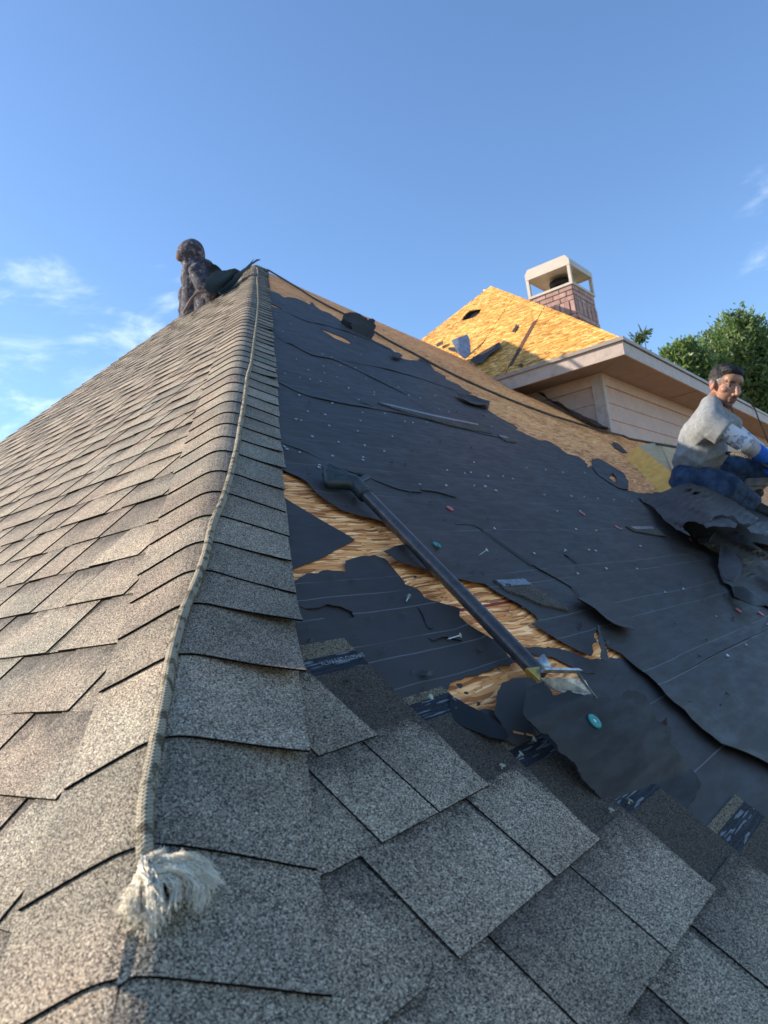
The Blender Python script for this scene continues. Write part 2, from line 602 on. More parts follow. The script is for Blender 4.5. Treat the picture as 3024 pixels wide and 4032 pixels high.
MSTEEL = plain_mat('nail_steel', (.62, .62, .60), .38, .85, var=.2, scale=200)
MWHITE = plain_mat('wall_paint', (.52, .44, .38), .8)

# ================================================================== house
house = thing('house', 'brick chimney house with its roof half stripped of brown shingles', 'house', loc=(4, 3, 0))


def part(name, me, mat, parent=None, **props):
    o = obj(name, me, mat, None, **props)
    keep(o, house) if parent is None else setattr(o, 'parent', parent)
    return o


def sub(name, me, mat, parent, **props):
    """A sub-part whose mesh is in world coordinates."""
    o = obj(name, me, mat, None, **props)
    o.parent = parent
    o.matrix_parent_inverse = PINV[parent.name]
    return o


PINV = {}


def reg(o):                                 # remember a part's inverse world matrix
    PINV[o.name] = Matrix()
    return o


HOUSE_INV = Matrix.Translation(house.location).inverted()
# parts keep world coordinates: their own matrix_world is the identity
APEX_Y = 6.27


def rake_y(x):
    return APEX_Y - max(0.0, 5.165 - x) * .16


# --- left slope deck
lp = [(hip_y(-.75), -.75 * kL), (hip_y(hip_x(APEX_Y)), hip_x(APEX_Y) * kL), (APEX_Y, 5.165 * kL), (rake_y(-.75), -.75 * kL)]
left_deck = reg(part('roof_slope', prism(lp, .012, Lw, -.014), MO))
# --- right slope deck: top edge traced along the ridge, the valley and the foot of the upper wall
top_px = [(1003, 1052), (1054, 1072), (1200, 1140), (1354, 1208), (1500, 1272), (1654, 1338), (1800, 1403), (1889, 1443), (1962, 1503), (2000, 1528), (2080, 1560), (2240, 1632), (2408, 1708)]
top = [tuple(R2(p)) for p in top_px]
VB = -.55
RP = [(hip_x(VB / kR), VB)] + [(hip_x(APEX_Y), APEX_Y * kR)] + top[1:] + [(16.0, 3.42), (16.0, VB)]
right_deck = reg(part('roof_slope', prism([(a, b) for a, b in RP], .02, Rw, -.034), MO))
rows = np.arange(-1.285, 9, 1.22)
gap = .0022
for ri, v0 in enumerate(rows):
    off = (.203 if ri % 2 == 0 else 1.42) - 2.44 * 2
    for k in range(0, 10):
        u0 = off + 2.44 * k
        pc = clip_poly(RP, u0 + gap, u0 + 2.44 - gap, v0 + gap, v0 + 1.22 - gap)
        if len(pc) >= 3:
            sub('sheathing_panel', prism(pc, .0125, Rw, -.0125), MO, right_deck)
# red-painted panel edge
MRED = plain_mat('edge_paint', (.30, .035, .03), .7, var=.4, scale=60)
sub('painted_edge', prism([(1.33, 1.1545), (1.68, 1.1535), (1.68, 1.1605), (1.33, 1.160)], .0012, Rw, .0003), MRED, right_deck)

# --- back walls under the two rakes and the house body below
gb = [np.array(Rw(u, v, -.02)) for u, v in [RP[1]] + RP[2:13]]
gv, gf = [], []
for p in gb:
    gv += [p + np.array([.03, .03, -.01]), np.array([p[0] + .03, p[1] + .03, H - 2.2])]
for i in range(len(gb) - 1):
    gf.append((2 * i, 2 * i + 1, 2 * i + 3, 2 * i + 2))
lb = [np.array(Lw(p[0], p[1], -.02)) for p in (lp[1], lp[2], lp[3])]
n0 = len(gv)
for p in lb:
    gv += [p + np.array([0, -.01, -.01]), np.array([p[0], p[1] - .01, H - 2.2])]
for i in range(2):
    gf.append((n0 + 2 * i, n0 + 2 * i + 1, n0 + 2 * i + 3, n0 + 2 * i + 2))
part('gable_wall', mesh(gv, gf), MWHITE)
part('wall', wbox(-.1, 16, .15, rake_y(0) - .2, 0, H - 1.28), MWHITE)
ez = Rw(0, VB, -.03)
part('eave_fascia', wbox(hip_x(VB / kR), 16, VB / kR - .03, VB / kR - .002, ez[2] - .16, ez[2] - .002), MTRIM)
ez2 = Lw(0, -.75 * kL, -.03)
part('eave_fascia', wbox(-.78, -.752, hip_y(-.75), rake_y(-.75), ez2[2] - .16, ez2[2] - .002), MTRIM)


# ------------------------------------------------------------------ shingles
def shingle_mesh(length, height, teeth, cut=None, tilt=.0052, tiltlen=.20):
    """One laminated strip in local axes x along, y up-slope, z off the roof. teeth = [(x0, x1, tone)]; the rest shows the lower layer."""
    v, f, tone, low, uv = [], [], [], [], []

    def slab(x0, x1, y1, z0, z1, tn, lw, lean=0.0):
        n = len(v)
        for z in (z0, z1):
            for (x, y) in ((x0, 0), (x1, 0), (x1 + lean * y1, y1), (x0, y1)):
                v.append((x, y, z + tilt * (1 - y / tiltlen)))
                uv.append((x, y / .1425))
        for q in ((4, 5, 6, 7), (0, 1, 5, 4), (1, 2, 6, 5), (2, 3, 7, 6), (3, 0, 4, 7)):
            f.append(tuple(i + n for i in q))
            tone.append(tn)
            low.append(lw)
    xs = [0.0] + [t for a in teeth for t in a[:2]] + [length]
    lean = cut or 0.0
    # lower layer, one face per gap so each can have its own tone
    base_tone = random.random()
    slab(0, length, height, 0, .0026, base_tone, 1.0, lean)
    for (a, c, tn) in teeth:
        slab(a, c, min(height, .152), .0027, .0052, tn, random.choice((.25, .5, .8)))
    me = mesh(v, f, uvs=uv)
    for nm, arr in (('tone', tone), ('low', low)):
        at = me.attributes.new(nm, 'FLOAT', 'FACE')
        at.data.foreach_set('value', arr)
    me.materials.append(MS)
    me.materials.append(MASPH)
    me.polygons.foreach_set('material_index', [0 if i % 5 == 0 else 1 for i in range(len(me.polygons))])
    return me


def rand_teeth(L):
    x, out = random.uniform(0, .06), []
    while x < L - .05:
        w = random.uniform(.11, .24)
        out.append((x, min(L - .002, x + w), random.random()))
        x += w + random.choice((random.uniform(.05, .16), random.uniform(.06, .20)))
    return out


variants = [shingle_mesh(.996, .205, rand_teeth(.996)) for _ in range(9)]
LFRAME = Matrix(((0, UL[0], NL[0]), (-1, UL[1], NL[1]), (0, UL[2], NL[2])))
RFRAME = Matrix(((1, UR[0], NR[0]), (0, UR[1], NR[1]), (0, UR[2], NR[2])))
hip_n = Vector((HD[1], -HD[0], 0)).normalized()          # points to the right-slope side


def clip_mesh(me, mw, planes):
    bm = bmesh.new()
    bm.from_mesh(me)
    inv = mw.inverted()
    for co, no in planes:
        lco = inv @ Vector(co)
        lno = (inv.to_3x3() @ Vector(no)).normalized()
        g = bm.verts[:] + bm.edges[:] + bm.faces[:]
        r = bmesh.ops.bisect_plane(bm, geom=g, plane_co=lco, plane_no=lno, clear_outer=True)
    if not bm.faces:
        bm.free()
        return None
    m2 = bpy.data.meshes.new('shingle')
    bm.to_mesh(m2)
    bm.free()
    if not m2.materials:
        m2.materials.append(MS)
        m2.materials.append(MASPH)
    return m2


HIPCO = tuple(P0 + C0)
nshing = 0
b_top = hip_x(APEX_Y) * kL
k = -11
while True:
    b = .7525 + .1425 * k
    k += 1
    if b > b_top - .03:
        break
    x = b / kL
    y0, y1 = hip_y(x) - .03, rake_y(x)
    ys = y0 - random.uniform(.02, .75)
    first = True
    while ys < y1:
        L = .998
        org = Lw(ys + L, b, .0005 + random.uniform(0, .0012))
        mw = Matrix.Translation(Vector(org)) @ LFRAME.to_4x4() @ Matrix.Rotation(random.uniform(-.0015, .0015), 4, 'Z')
        me = random.choice(variants)
        planes = []
        if ys < hip_y(x + .2) + .05:
            planes.append((HIPCO, hip_n))
        if ys + L > y1 - .08:
            j = random.uniform(-.012, .014)
            planes.append(((5.165, APEX_Y + j, 0), (0, 1, 0)) if x > 5.0 else ((5.165, APEX_Y + j, 0), Vector((-.16, 1, 0)).normalized()))
        if planes:
            me = clip_mesh(me, mw, planes)
        if me is not None:
            o = obj('shingle', me, None, left_deck)
            o.matrix_parent_inverse = Matrix()
            o.matrix_local = mw
            nshing += 1
        ys += L

# right slope: the courses still in place, torn off in steps
R_COURSES = [   # butt height, [(start, end, lean)], teeth
    (.9085, [(.3, .842, .05)], [(.72, .8415, .35)]),
    (.767, [(.3, .935, .17)], [(.30, .60, .6), (.6915, .8065, .75), (.81, .9345, .45)]),
    (.622, [(.25, .652, 0), (.6535, 1.018, .20)], [(.40, .60, .5), (.654, .866, .8), (.8755, 1.017, .55)]),
    (.480, [(.2, .9165, 0), (.9185, 1.118, .16)], [(.45, .6, .5), (.6, .708, .62), (.712, .9155, .25), (.919, 1.117, .7)]),
    (.338, [(.1, .70, 0), (.701, 1.245, .15)], [(.3, .5, .4), (.6, .78, .6), (.84, .985, .7), (1.003, 1.244, .35)]),
    (.195, [(0, .84, 0), (.841, 1.42, .12)], [(.2, .5, .5), (.6, .8, .3), (.86, 1.10, .6), (1.2, 1.42, .5)]),
    (.0525, [(0, .9, 0), (.901, 1.6, .1)], [(.1, .5, .5), (.7, .88, .3), (1.0, 1.3, .6)]),
    (-.09, [(-.2, .8, 0), (.801, 1.8, .1)], [(0, .5, .5), (.82, 1.1, .3), (1.3, 1.7, .6)]),
    (-.2325, [(-.4, .6, 0), (.601, 1.6, 0), (1.601, 2.2, .1)], [(0, .5, .5), (.82, 1.1, .3), (1.3, 1.6, .6)]),
    (-.375, [(-.5, .4, 0), (.401, 1.4, 0), (1.401, 2.3, .1)], [(0, .35, .5), (.82, 1.1, .3), (1.5, 1.8, .6)]),
    (-.5175, [(-.6, .3, 0), (.301, 1.3, 0), (1.301, 2.3, .1)], [(0, .25, .5), (.82, 1.1, .3), (1.5, 1.8, .6)]),
]
r_shingles = []
for vb, segs, teeth in R_COURSES:
    for (a, c, lean) in segs:
        tt = [(max(t[0], a) - a, min(t[1], c) - a, t[2]) for t in teeth if t[1] > a + .01 and t[0] < c - .01]
        me = shingle_mesh(c - a, .362 if vb == .767 else .343, tt, lean, .0065, .37)
        org = Rw(a, vb, .0045)
        mw = Matrix.Translation(Vector(org)) @ RFRAME.to_4x4()
        if a < hip_x((vb + .34) / kR) + .03:
            m2 = clip_mesh(me, mw, [(HIPCO, -hip_n)])
            if m2 is None:
                continue
            me = m2
        o = obj('shingle', me, None, right_deck)
        o.matrix_parent_inverse = Matrix()
        o.matrix_local = mw
        r_shingles.append(o)

# ------------------------------------------------------------------ hip caps
dR = np.cross(HD, NR); dR /= np.linalg.norm(dR)
if dR[0] < 0:
    dR = -dR
dL = np.cross(HD, NL); dL /= np.linalg.norm(dL)
if dL[1] < 0:
    dL = -dL
NB = (NR + NL) / np.linalg.norm(NR + NL)
RW = .040


def cap_profile(ws):
    fine = np.linspace(ws[0], ws[-1], 240)
    pos = np.zeros((240, 3))
    tang = []
    for w in fine:
        t = min(1, max(0, (w + RW) / (2 * RW)))
        t = t * t * (3 - 2 * t)
        tg = -dL * (1 - t) + dR * t
        tang.append(tg / np.linalg.norm(tg))
    tang = np.array(tang)
    pos[1:] = np.cumsum((tang[1:] + tang[:-1]) / 2 * np.diff(fine)[:, None], axis=0)
    z0 = np.array([np.interp(0.0, fine, pos[:, k]) for k in range(3)])
    pos -= z0
    out = np.stack([np.interp(ws, fine, pos[:, k]) for k in range(3)], 1)
    tg = np.stack([np.interp(ws, fine, tang[:, k]) for k in range(3)], 1)
    nr = np.cross(tg, HD)
    nr /= np.linalg.norm(nr, axis=1)[:, None]
    nr *= np.sign(nr @ NB)[:, None]
    return out, nr


cap_right_px = [(1215, 3966), (1199, 3455), (1186, 3031), (1169, 2700), (1164, 2497), (1138, 2355), (1119, 2233), (1114, 2124), (1106, 2025), (1104, 1940), (1097, 1855)]
cap_s = []
for p in cap_right_px:
    q = ray(p) * tR(p, .012)
    cap_s.append(float((q - P0) @ HD))
cap_key = cap_s[3]
while cap_s[0] > -2.6:
    cap_s.insert(0, cap_s[0] - .16)
s_end = (APEX_Y - P0[1]) / HD[1]
while cap_s[-1] < s_end - .08:
    cap_s.append(cap_s[-1] + .1425 + random.uniform(-.012, .012))
for i, s0 in enumerate(cap_s):
    wl, wr = -.128 + random.uniform(-.006, .006), .168 + random.uniform(-.005, .006)
    ws = np.r_[np.linspace(wl, -.045, 4), np.linspace(-.03, .03, 7), np.linspace(.05, wr, 5)]
    prof, nr = cap_profile(ws)
    L = (cap_s[i + 1] - s0 + .09) if i + 1 < len(cap_s) else .2
    lift = random.choice((.0, .003, .005, .012 if random.random() < .25 else .004))
    k0 = cap_s.index(cap_key)
    lift = {k0: .024, k0 - 1: .0145, k0 + 1: .018}.get(i, lift)
    skew = random.uniform(-.010, .010)
    v, uv, tone = [], [], []
    nw = len(ws)
    svals = (0.0, .03, .18, .38, .68, 1.0)
    for th in (0.0, -.0032):
        for sv in svals:
            for j, w in enumerate(ws):
                h = .0095 + .0062 * (1 - sv) + th
                h += lift * (max(0, (w - .015) / .155) ** 1.25 if lift > .014 else max(0, (w - .06) / .11) ** 2) * (1 - sv) ** 2.3
                s = s0 + L * sv + skew * (w / .15) * (1 - sv) + .0008 * math.sin(w * 40 + i)
                v.append(P0 + C0 + HD * s + prof[j] + nr[j] * h)
                uv.append((w, sv * L / .1425))
    f = []
    ns = len(svals)
    for a in range(ns - 1):
        for j in range(nw - 1):
            q = a * nw + j
            f.append((q, q + 1, q + nw + 1, q + nw))
            q += ns * nw
            f.append((q, q + nw, q + nw + 1, q + 1))
    o2 = ns * nw
    for j in range(nw - 1):
        f.append((j, o2 + j, o2 + j + 1, j + 1))
    for a in range(ns - 1):
        f.append((a * nw, (a + 1) * nw, o2 + (a + 1) * nw, o2 + a * nw))
        f.append((a * nw + nw - 1, o2 + a * nw + nw - 1, o2 + (a + 1) * nw + nw - 1, (a + 1) * nw + nw - 1))
    me = mesh(v, f, uvs=uv)
    at = me.attributes.new('tone', 'FLOAT', 'FACE')
    tn = random.random()
    at.data.foreach_set('value', [tn] * len(me.polygons))
    me.materials.append(MSCAP)
    me.materials.append(MASPH)
    ntop = 2 * (ns - 1) * (nw - 1)
    me.polygons.foreach_set('material_index', [0 if q < ntop else 1 for q in range(len(me.polygons))])
    part('hip_shingle', me, None)


# ------------------------------------------------------------------ felt
def pip(px, py, poly):
    P = np.asarray(poly)
    x, y = np.asarray(px), np.asarray(py)
    ins = np.zeros(x.shape, bool)
    j = len(P) - 1
    for i in range(len(P)):
        xi, yi, xj, yj = P[i, 0], P[i, 1], P[j, 0], P[j, 1]
        c = ((yi > y) != (yj > y)) & (x < (xj - xi) * (y - yi) / (yj - yi + 1e-12) + xi)
        ins ^= c
        j = i
    return ins


def torn(poly, jag, step):
    out = []
    n = len(poly)
    for i in range(n):
        a, b = np.array(poly[i]), np.array(poly[(i + 1) % n])
        d = b - a
        L = np.linalg.norm(d)
        if L < 1e-6:
            continue
        nr = np.array([-d[1], d[0]]) / L
        k = max(1, min(60, int(L / step)))
        for q in range(k):
            t = q / k
            p = a + d * t
            if q:
                w = jag * min(1.0, L / (step * 4))
                f = noise.fractal(Vector((p[0] * .16 / jag, p[1] * .16 / jag, 3.3)), .8, 2.0, 3) * 1.2
                p = p + nr * f * w
            out.append(p)
    return out


def seg_dist(pts, poly):
    P = np.asarray(poly)
    Q = np.roll(P, -1, axis=0)
    best = np.full(len(pts), 1e9)
    for a, b in zip(P, Q):
        d = b - a
        t = np.clip(((pts - a) @ d) / (d @ d + 1e-12), 0, 1)
        e = pts - a - t[:, None] * d
        best = np.minimum(best, (e * e).sum(1))
    return np.sqrt(best)


def sheet(poly, to_w, h0=.004, jag=.006, step=.02, spacing=.06, holes=(), wrinkle=.003, wscale=3.0, curl=.008, cwid=.03, lift=None, seed=0.0, thick=.0016):
    outer = torn(poly, jag, step)
    rings = [outer] + [torn(h, jag * .6, step * .6) for h in holes]
    V, E = [], []
    for r in rings:
        n = len(V)
        V += [Vector((float(p[0]), float(p[1]))) for p in r]
        E += [(n + i, n + (i + 1) % len(r)) for i in range(len(r))]
    A = np.array(outer)
    lo, hi = A.min(0), A.max(0)
    gx, gy = np.meshgrid(np.arange(lo[0], hi[0], spacing), np.arange(lo[1], hi[1], spacing))
    g = np.stack([gx.ravel(), gy.ravel()], 1) + rng.uniform(-.25, .25, (gx.size, 2)) * spacing
    ins = pip(g[:, 0], g[:, 1], A)
    for h in rings[1:]:
        ins &= ~pip(g[:, 0], g[:, 1], np.array(h))
    g = g[ins]
    if len(g):
        dd = np.min([seg_dist(g, r) for r in rings], axis=0)
        g = g[dd > spacing * .35]
    V += [Vector((float(p[0]), float(p[1]))) for p in g]
    res = delaunay_2d_cdt(V, E, [], 0, 1e-6)
    ov, of = np.array([(p.x, p.y) for p in res[0]]), res[2]
    cen = np.array([ov[list(t)].mean(0) for t in of])
    ok = pip(cen[:, 0], cen[:, 1], A)
    for h in rings[1:]:
        ok &= ~pip(cen[:, 0], cen[:, 1], np.array(h))
    faces = [tuple(t) for t, k_ in zip(of, ok) if k_]
    used = sorted({i for t in faces for i in t})
    idx = {a: i for i, a in enumerate(used)}
    ov = ov[used]
    faces = [tuple(idx[i] for i in t) for t in faces]
    bd = np.min([seg_dist(ov, r) for r in rings], axis=0)
    verts = []
    for (u, v), d in zip(ov, bd):
        w = noise.noise(Vector((u * wscale, v * wscale * 1.6, seed)))
        h = h0 + wrinkle * (.5 + w) + wrinkle * .6 * noise.noise(Vector((u * wscale * 3.7, v * wscale * 3.7, seed + 5)))
        c = max(0.0, noise.noise(Vector((u * 5 + 9, v * 5, seed))) + .35)
        h += curl * c * math.exp(-d / cwid)
        if lift:
            h += lift(u, v, d)
        verts.append(to_w(u, v, max(h, .0012)))
    me = mesh(verts, faces, smooth=True, uvs=[tuple(p) for p in ov])
    bm = bmesh.new()
    bm.from_mesh(me)
    bpy.data.meshes.remove(me)
    bmesh.ops.recalc_face_normals(bm, faces=bm.faces)
    c = sum((f_.normal for f_ in bm.faces), Vector())
    if c @ (Vector(to_w(0, 0, 1)) - Vector(to_w(0, 0, 0))) < 0:
        bmesh.ops.reverse_faces(bm, faces=bm.faces)
    me = bpy.data.meshes.new('felt')
    bm.to_mesh(me)
    bm.free()
    return me


def solid(o, t=.0016):
    md = o.modifiers.new('thickness', 'SOLIDIFY')
    md.thickness = t
    md.offset = -1
    es = o.modifiers.new('edges', 'EDGE_SPLIT')
    es.split_angle = math.radians(50)
    return o


def pxR(l, h=0.0):
    out = []
    for p in l:                              # foot of the traced point that stands h off the slope
        q = ray(p) * tR(p, h) - NR * h
        out.append((q[0], q[1] * kR))
    return out


main_top = [(1054, 1144), (1095, 1158), (1119, 1173), (1137, 1173), (1161, 1176), (1191, 1187), (1221, 1202), (1226, 1193), (1260, 1224), (1285, 1232), (1339, 1263), (1400, 1312), (1457, 1334), (1481, 1350), (1539, 1375), (1551, 1387), (1581, 1415), (1647, 1424), (1650, 1412), (1671, 1424), (1695, 1439), (1704, 1457), (1750, 1483), (1756, 1497), (1777, 1506), (1804, 1516), (1816, 1530), (1864, 1554), (1834, 1551), (1852, 1566), (1900, 1590), (1928, 1592), (1917, 1618), (1966, 1647), (2024, 1676), (2040, 1688), (2020, 1692), (2067, 1712), (2118, 1735), (2165, 1744), (2197, 1766), (2233, 1791), (2277, 1802), (2302, 1820), (2313, 1846), (2335, 1835), (2331, 1813), (2356, 1809), (2414, 1842), (2450, 1864), (2468, 1897), (2468, 1935), (2539, 1952)]
main_right = [(2600, 1975), (2700, 2040), (2850, 2080), (3024, 2150), (3150, 2230), (3200, 2500), (3150, 3100), (3024, 3039)]
main_low = [(2916, 2991), (2821, 2957), (2747, 2896), (2679, 2822), (2605, 2761), (2564, 2707), (2500, 2650), (2440, 2590), (2385, 2560), (2352, 2500), (2338, 2470), (2345, 2540), (2330, 2580), (2320, 2599), (2218, 2552), (2151, 2511), (2086, 2471), (2103, 2437), (1988, 2369), (1900, 2312), (1856, 2309), (1754, 2303), (1663, 2270), (1555, 2236), (1518, 2206), (1500, 2195), (1540, 2178), (1600, 2170), (1621, 2162), (1579, 2122), (1518, 2080), (1422, 2056), (1338, 2029), (1241, 1965), (1199, 1911), (1102, 1857)]
main_left = [(1040, 1600), (1020, 1350), (1020, 1200)]
holes = [[(1263, 1298), (1290, 1307), (1340, 1327), (1375, 1345), (1384, 1358), (1350, 1350), (1310, 1333)],
         [(1045, 1193), (1080, 1204), (1114, 1222), (1100, 1221), (1060, 1205)],
         [(1271, 1917), (1285, 1905), (1300, 1896), (1318, 1900), (1328, 1910), (1338, 1928), (1310, 1926)],
         [(2398, 1880), (2412, 1866), (2425, 1880), (2430, 1905), (2412, 1900)],
         [(1852, 1580), (1880, 1583), (1906, 1597), (1880, 1597)]]


def main_lift(u, v, d):
    e = 0.0
    # the lower right edge hangs loose, the fold above the shovel is puckered
    a = np.array(R2((2700, 2860)))
    q = math.hypot((u - a[0]) / 1.0, (v - a[1]) / .25)
    e += .013 * math.exp(-q * q) * math.exp(-d / .09)
    a = np.array(R2((1600, 2240)))
    q = math.hypot((u - a[0]) / .28, (v - a[1]) / .12)
    e += .013 * math.exp(-q * q) * math.exp(-d / .06)
    a = np.array(R2((1330, 2010)))
    q = math.hypot((u - a[0]) / .4, (v - a[1]) / .15)
    e += .010 * math.exp(-q * q) * math.exp(-d / .05)
    return e


felt_main = reg(part('roofing_felt', sheet(pxR(main_top + main_right + main_low + main_left), Rw, .0045, .014, .022, .055, [pxR(h) for h in holes], .0028, 2.6, .0045, .014, main_lift), MF))
solid(felt_main)
dpx = [(1120, 2305), (1142, 2303), (1190, 2282), (1283, 2258), (1356, 2264), (1356, 2218), (1416, 2200), (1470, 2191), (1512, 2205), (1549, 2249), (1594, 2309), (1639, 2327), (1669, 2363), (1754, 2393), (1808, 2411), (1802, 2441), (1832, 2472), (1904, 2514), (1958, 2544), (2000, 2600), (2034, 2619), (1983, 2634), (1900, 2656), (1772, 2695), (1754, 2730), (1850, 2840), (1500, 2900), (1180, 2800), (1140, 2500)]
dhole = [(1160, 2396), (1200, 2408), (1240, 2402), (1285, 2390), (1340, 2400), (1380, 2418), (1392, 2440), (1350, 2452), (1290, 2450), (1230, 2425)]
felt_d = reg(part('roofing_felt', sheet(pxR(dpx), Rw, .0035, .005, .012, .03, [pxR(dhole)], .003, 6, .005, .012, seed=2.0), MFL))
solid(felt_d)
sub_under = sheet(pxR([(1130, 2370), (1260, 2370), (1420, 2390), (1430, 2470), (1300, 2490), (1140, 2470)]), Rw, .0012, .002, .02, .05, (), .0006, 6, .0, seed=3.0)
part('roofing_felt', sub_under, MFP)
epx = [(1075, 1960), (1112, 1965), (1395, 2131), (1259, 2206), (1130, 2258), (1080, 2280)]
solid(reg(part('roofing_felt', sheet(pxR(epx), Rw, .003, .0015, .03, .04, (), .0015, 6, .004, .02, seed=4.0), MFP)))
# lowest sheet, brown-stained, running under the remaining shingles
hpx = [(2255, 2600), (2320, 2605), (2440, 2600), (2600, 2640), (2800, 2800), (3150, 2990), (3200, 3300), (3024, 3420), (2700, 3400), (2400, 3250), (2250, 3120), (2100, 2990), (1900, 2930), (1780, 2860), (1900, 2800), (2050, 2830), (2200, 2800), (2330, 2790), (2290, 2700)]
solid(reg(part('roofing_felt', sheet(pxR(hpx), Rw, .0022, .004, .02, .04, (), .002, 4, .003, .02, seed=6.0), MFB)))
gpx = [(2040, 2562), (2150, 2555), (2230, 2570), (2330, 2610), (2340, 2660), (2290, 2655), (2230, 2625), (2180, 2600), (2110, 2590)]
solid(reg(part('roofing_felt', sheet(pxR(gpx), Rw, .002, .004, .01, .03, (), .002, 6, .006, .015, seed=7.0), MFP)))


# lap edges and tears: thin raised lips of felt that throw a dark line
def lip(pts, width, hgt, mat=MFP, name='felt_lap', to_px=True):
    q = smooth_path(pxR(pts) if to_px else pts, max(8, len(pts) * 6))
    v, f, uv = [], [], []
    n = len(q)
    for i, p in enumerate(q):
        t = q[min(i + 1, n - 1)] - q[max(i - 1, 0)]
        t /= np.linalg.norm(t)
        nr = np.array([-t[1], t[0]])
        if nr[1] < 0:
            nr = -nr
        e = max(0.0, math.sin(math.pi * i / (n - 1))) ** .35
        w = .6 + .8 * noise.noise(Vector((p[0] * 6, p[1] * 6, 1.0)))
        v += [Rw(*(p + nr * width), .006), Rw(*(p + nr * width * .45), .007 + hgt * .5 * e), Rw(*p, .008 + hgt * e * max(.3, w))]
        uv += [tuple(p + nr * width), tuple(p + nr * width * .45), tuple(p)]
    for i in range(n - 1):
        for k_ in range(2):
            f.append((3 * i + k_, 3 * i + k_ + 1, 3 * i + k_ + 4, 3 * i + k_ + 3))
    o = sub(name, mesh(v, f, smooth=True, uvs=uv), mat, felt_main)
    return solid(o, .0012)


lip([(1072, 1310), (1150, 1364), (1230, 1406), (1313, 1420), (1420, 1470), (1520, 1520), (1600, 1560)], .05, 0.0050)
lip([(1084, 1508), (1130, 1530), (1175, 1557), (1290, 1585), (1490, 1620), (1600, 1640), (1770, 1680), (1900, 1715), (2000, 1735)], .05, 0.0050)
lip([(1110, 1225), (1200, 1268), (1290, 1287), (1386, 1316), (1470, 1350), (1540, 1385)], .05, 0.0050)
lip([(1360, 1426), (1500, 1452), (1640, 1490), (1700, 1510), (1780, 1540), (1840, 1546)], .04, 0.0040)
lip([(1098, 1752), (1150, 1770), (1200, 1788), (1290, 1832)], .02, 0.0030)
lip([(1450, 1890), (1500, 1912), (1560, 1935), (1605, 1945), (1660, 1948)], .02, 0.0030)
lip([(1660, 1938), (1720, 1945), (1795, 1967)], .012, 0.0020)
lip([(1793, 2073), (1860, 2075), (1900, 2100), (2000, 2170), (2100, 2240), (2190, 2290), (2260, 2330), (2282, 2362)], .012, 0.0030)
lip([(2670, 2665), (2800, 2590), (2900, 2540), (3030, 2480)], .03, 0.0030)
lip([(1660, 2405), (1680, 2435), (1700, 2490)], .012, 0.0030)
lip([(1700, 2535), (1740, 2520), (1815, 2535)], .012, 0.0025)
lip([(1420, 1590), (1450, 1600), (1500, 1625)], .02, 0.0030)
lip([(2215, 2190), (2240, 2205), (2268, 2225)], .01, 0.0020)

# ------------------------------------------------------------------ loose and torn felt (things)
RBASE = [tuple(Rw(*R2((2270, 2950)), 0))]


def loose(name, label, px, mat, group=None, h0=.02, lift=None, to_w=Rw, conv=pxR, cat='felt scrap', thick=.0018, **kw):
    me = sheet(conv(px, h0 + kw.pop('tr', 0.0)), to_w, h0, kw.pop('jag', .006), kw.pop('step', .012), kw.pop('spacing', .03), kw.pop('holes', ()), kw.pop('wrinkle', .006), kw.pop('wscale', 5), kw.pop('curl', .015), kw.pop('cwid', .03), lift, **kw)
    o = obj(name, me, mat)
    o['label'] = label
    o['category'] = cat
    if group:
        o['group'] = group
    return solid(o, thick)


cpx = [(2059, 2820), (2067, 2717), (2139, 2686), (2160, 2712), (2175, 2741), (2189, 2741), (2242, 2721), (2254, 2731), (2327, 2746), (2356, 2750), (2399, 2752), (2410, 2762), (2439, 2750), (2464, 2721), (2496, 2722), (2537, 2737), (2564, 2802), (2584, 2842), (2630, 2862), (2645, 2873), (2638, 2903), (2632, 2924), (2700, 3000), (2760, 3090), (2700, 3200), (2560, 3260), (2440, 3230), (2370, 3150), (2330, 3110), (2290, 3070), (2273, 3040), (2259, 3005), (2198, 2964), (2191, 2937), (2157, 2896), (2130, 2890), (2063, 2824)]
jpx = [(1945, 2811), (1958, 2731), (1974, 2695), (2019, 2674), (2074, 2670), (2105, 2680), (2113, 2700), (2090, 2740), (2085, 2800), (2063, 2824), (2110, 2856), (2090, 2900), (2037, 2938), (1987, 2916), (1972, 2854)]
MVOID = plain_mat('void_shade_black', (.004, .004, .0045), .75, var=.3)  # near-black colour stands in for shade in the voids under lifted felt
CLUMPS = []
CLUMPS.append(('curled dark felt scrap tucked left of the large torn flap', jpx, ('o', (1960, 2850), .008, (2100, 2720), .030, .008), MFP, 12.0))
CLUMPS.append(('black sheet painted as the shaded void between the lower felt and the shingle steps', [(1768, 2738), (1800, 2756), (1850, 2784), (1905, 2812), (1955, 2846), (1990, 2880), (1998, 2904), (1985, 2916), (1930, 2908), (1880, 2886), (1830, 2868), (1790, 2850), (1770, 2800)], None, None, 13.0))  # painted shade: black sheet where lifted felt leaves a dark void
# tall spike of torn felt beside the shovel blade
spx = [(2343, 2478), (2352, 2500), (2368, 2560), (2376, 2620), (2368, 2635), (2350, 2620), (2346, 2560)]
loose('torn_felt_scrap', 'thin upright sliver of torn felt above the shovel blade', spx, MFP, h0=.02, lift=lambda u, v, d: .012, spacing=.01, jag=.003, step=.006, seed=14.0)
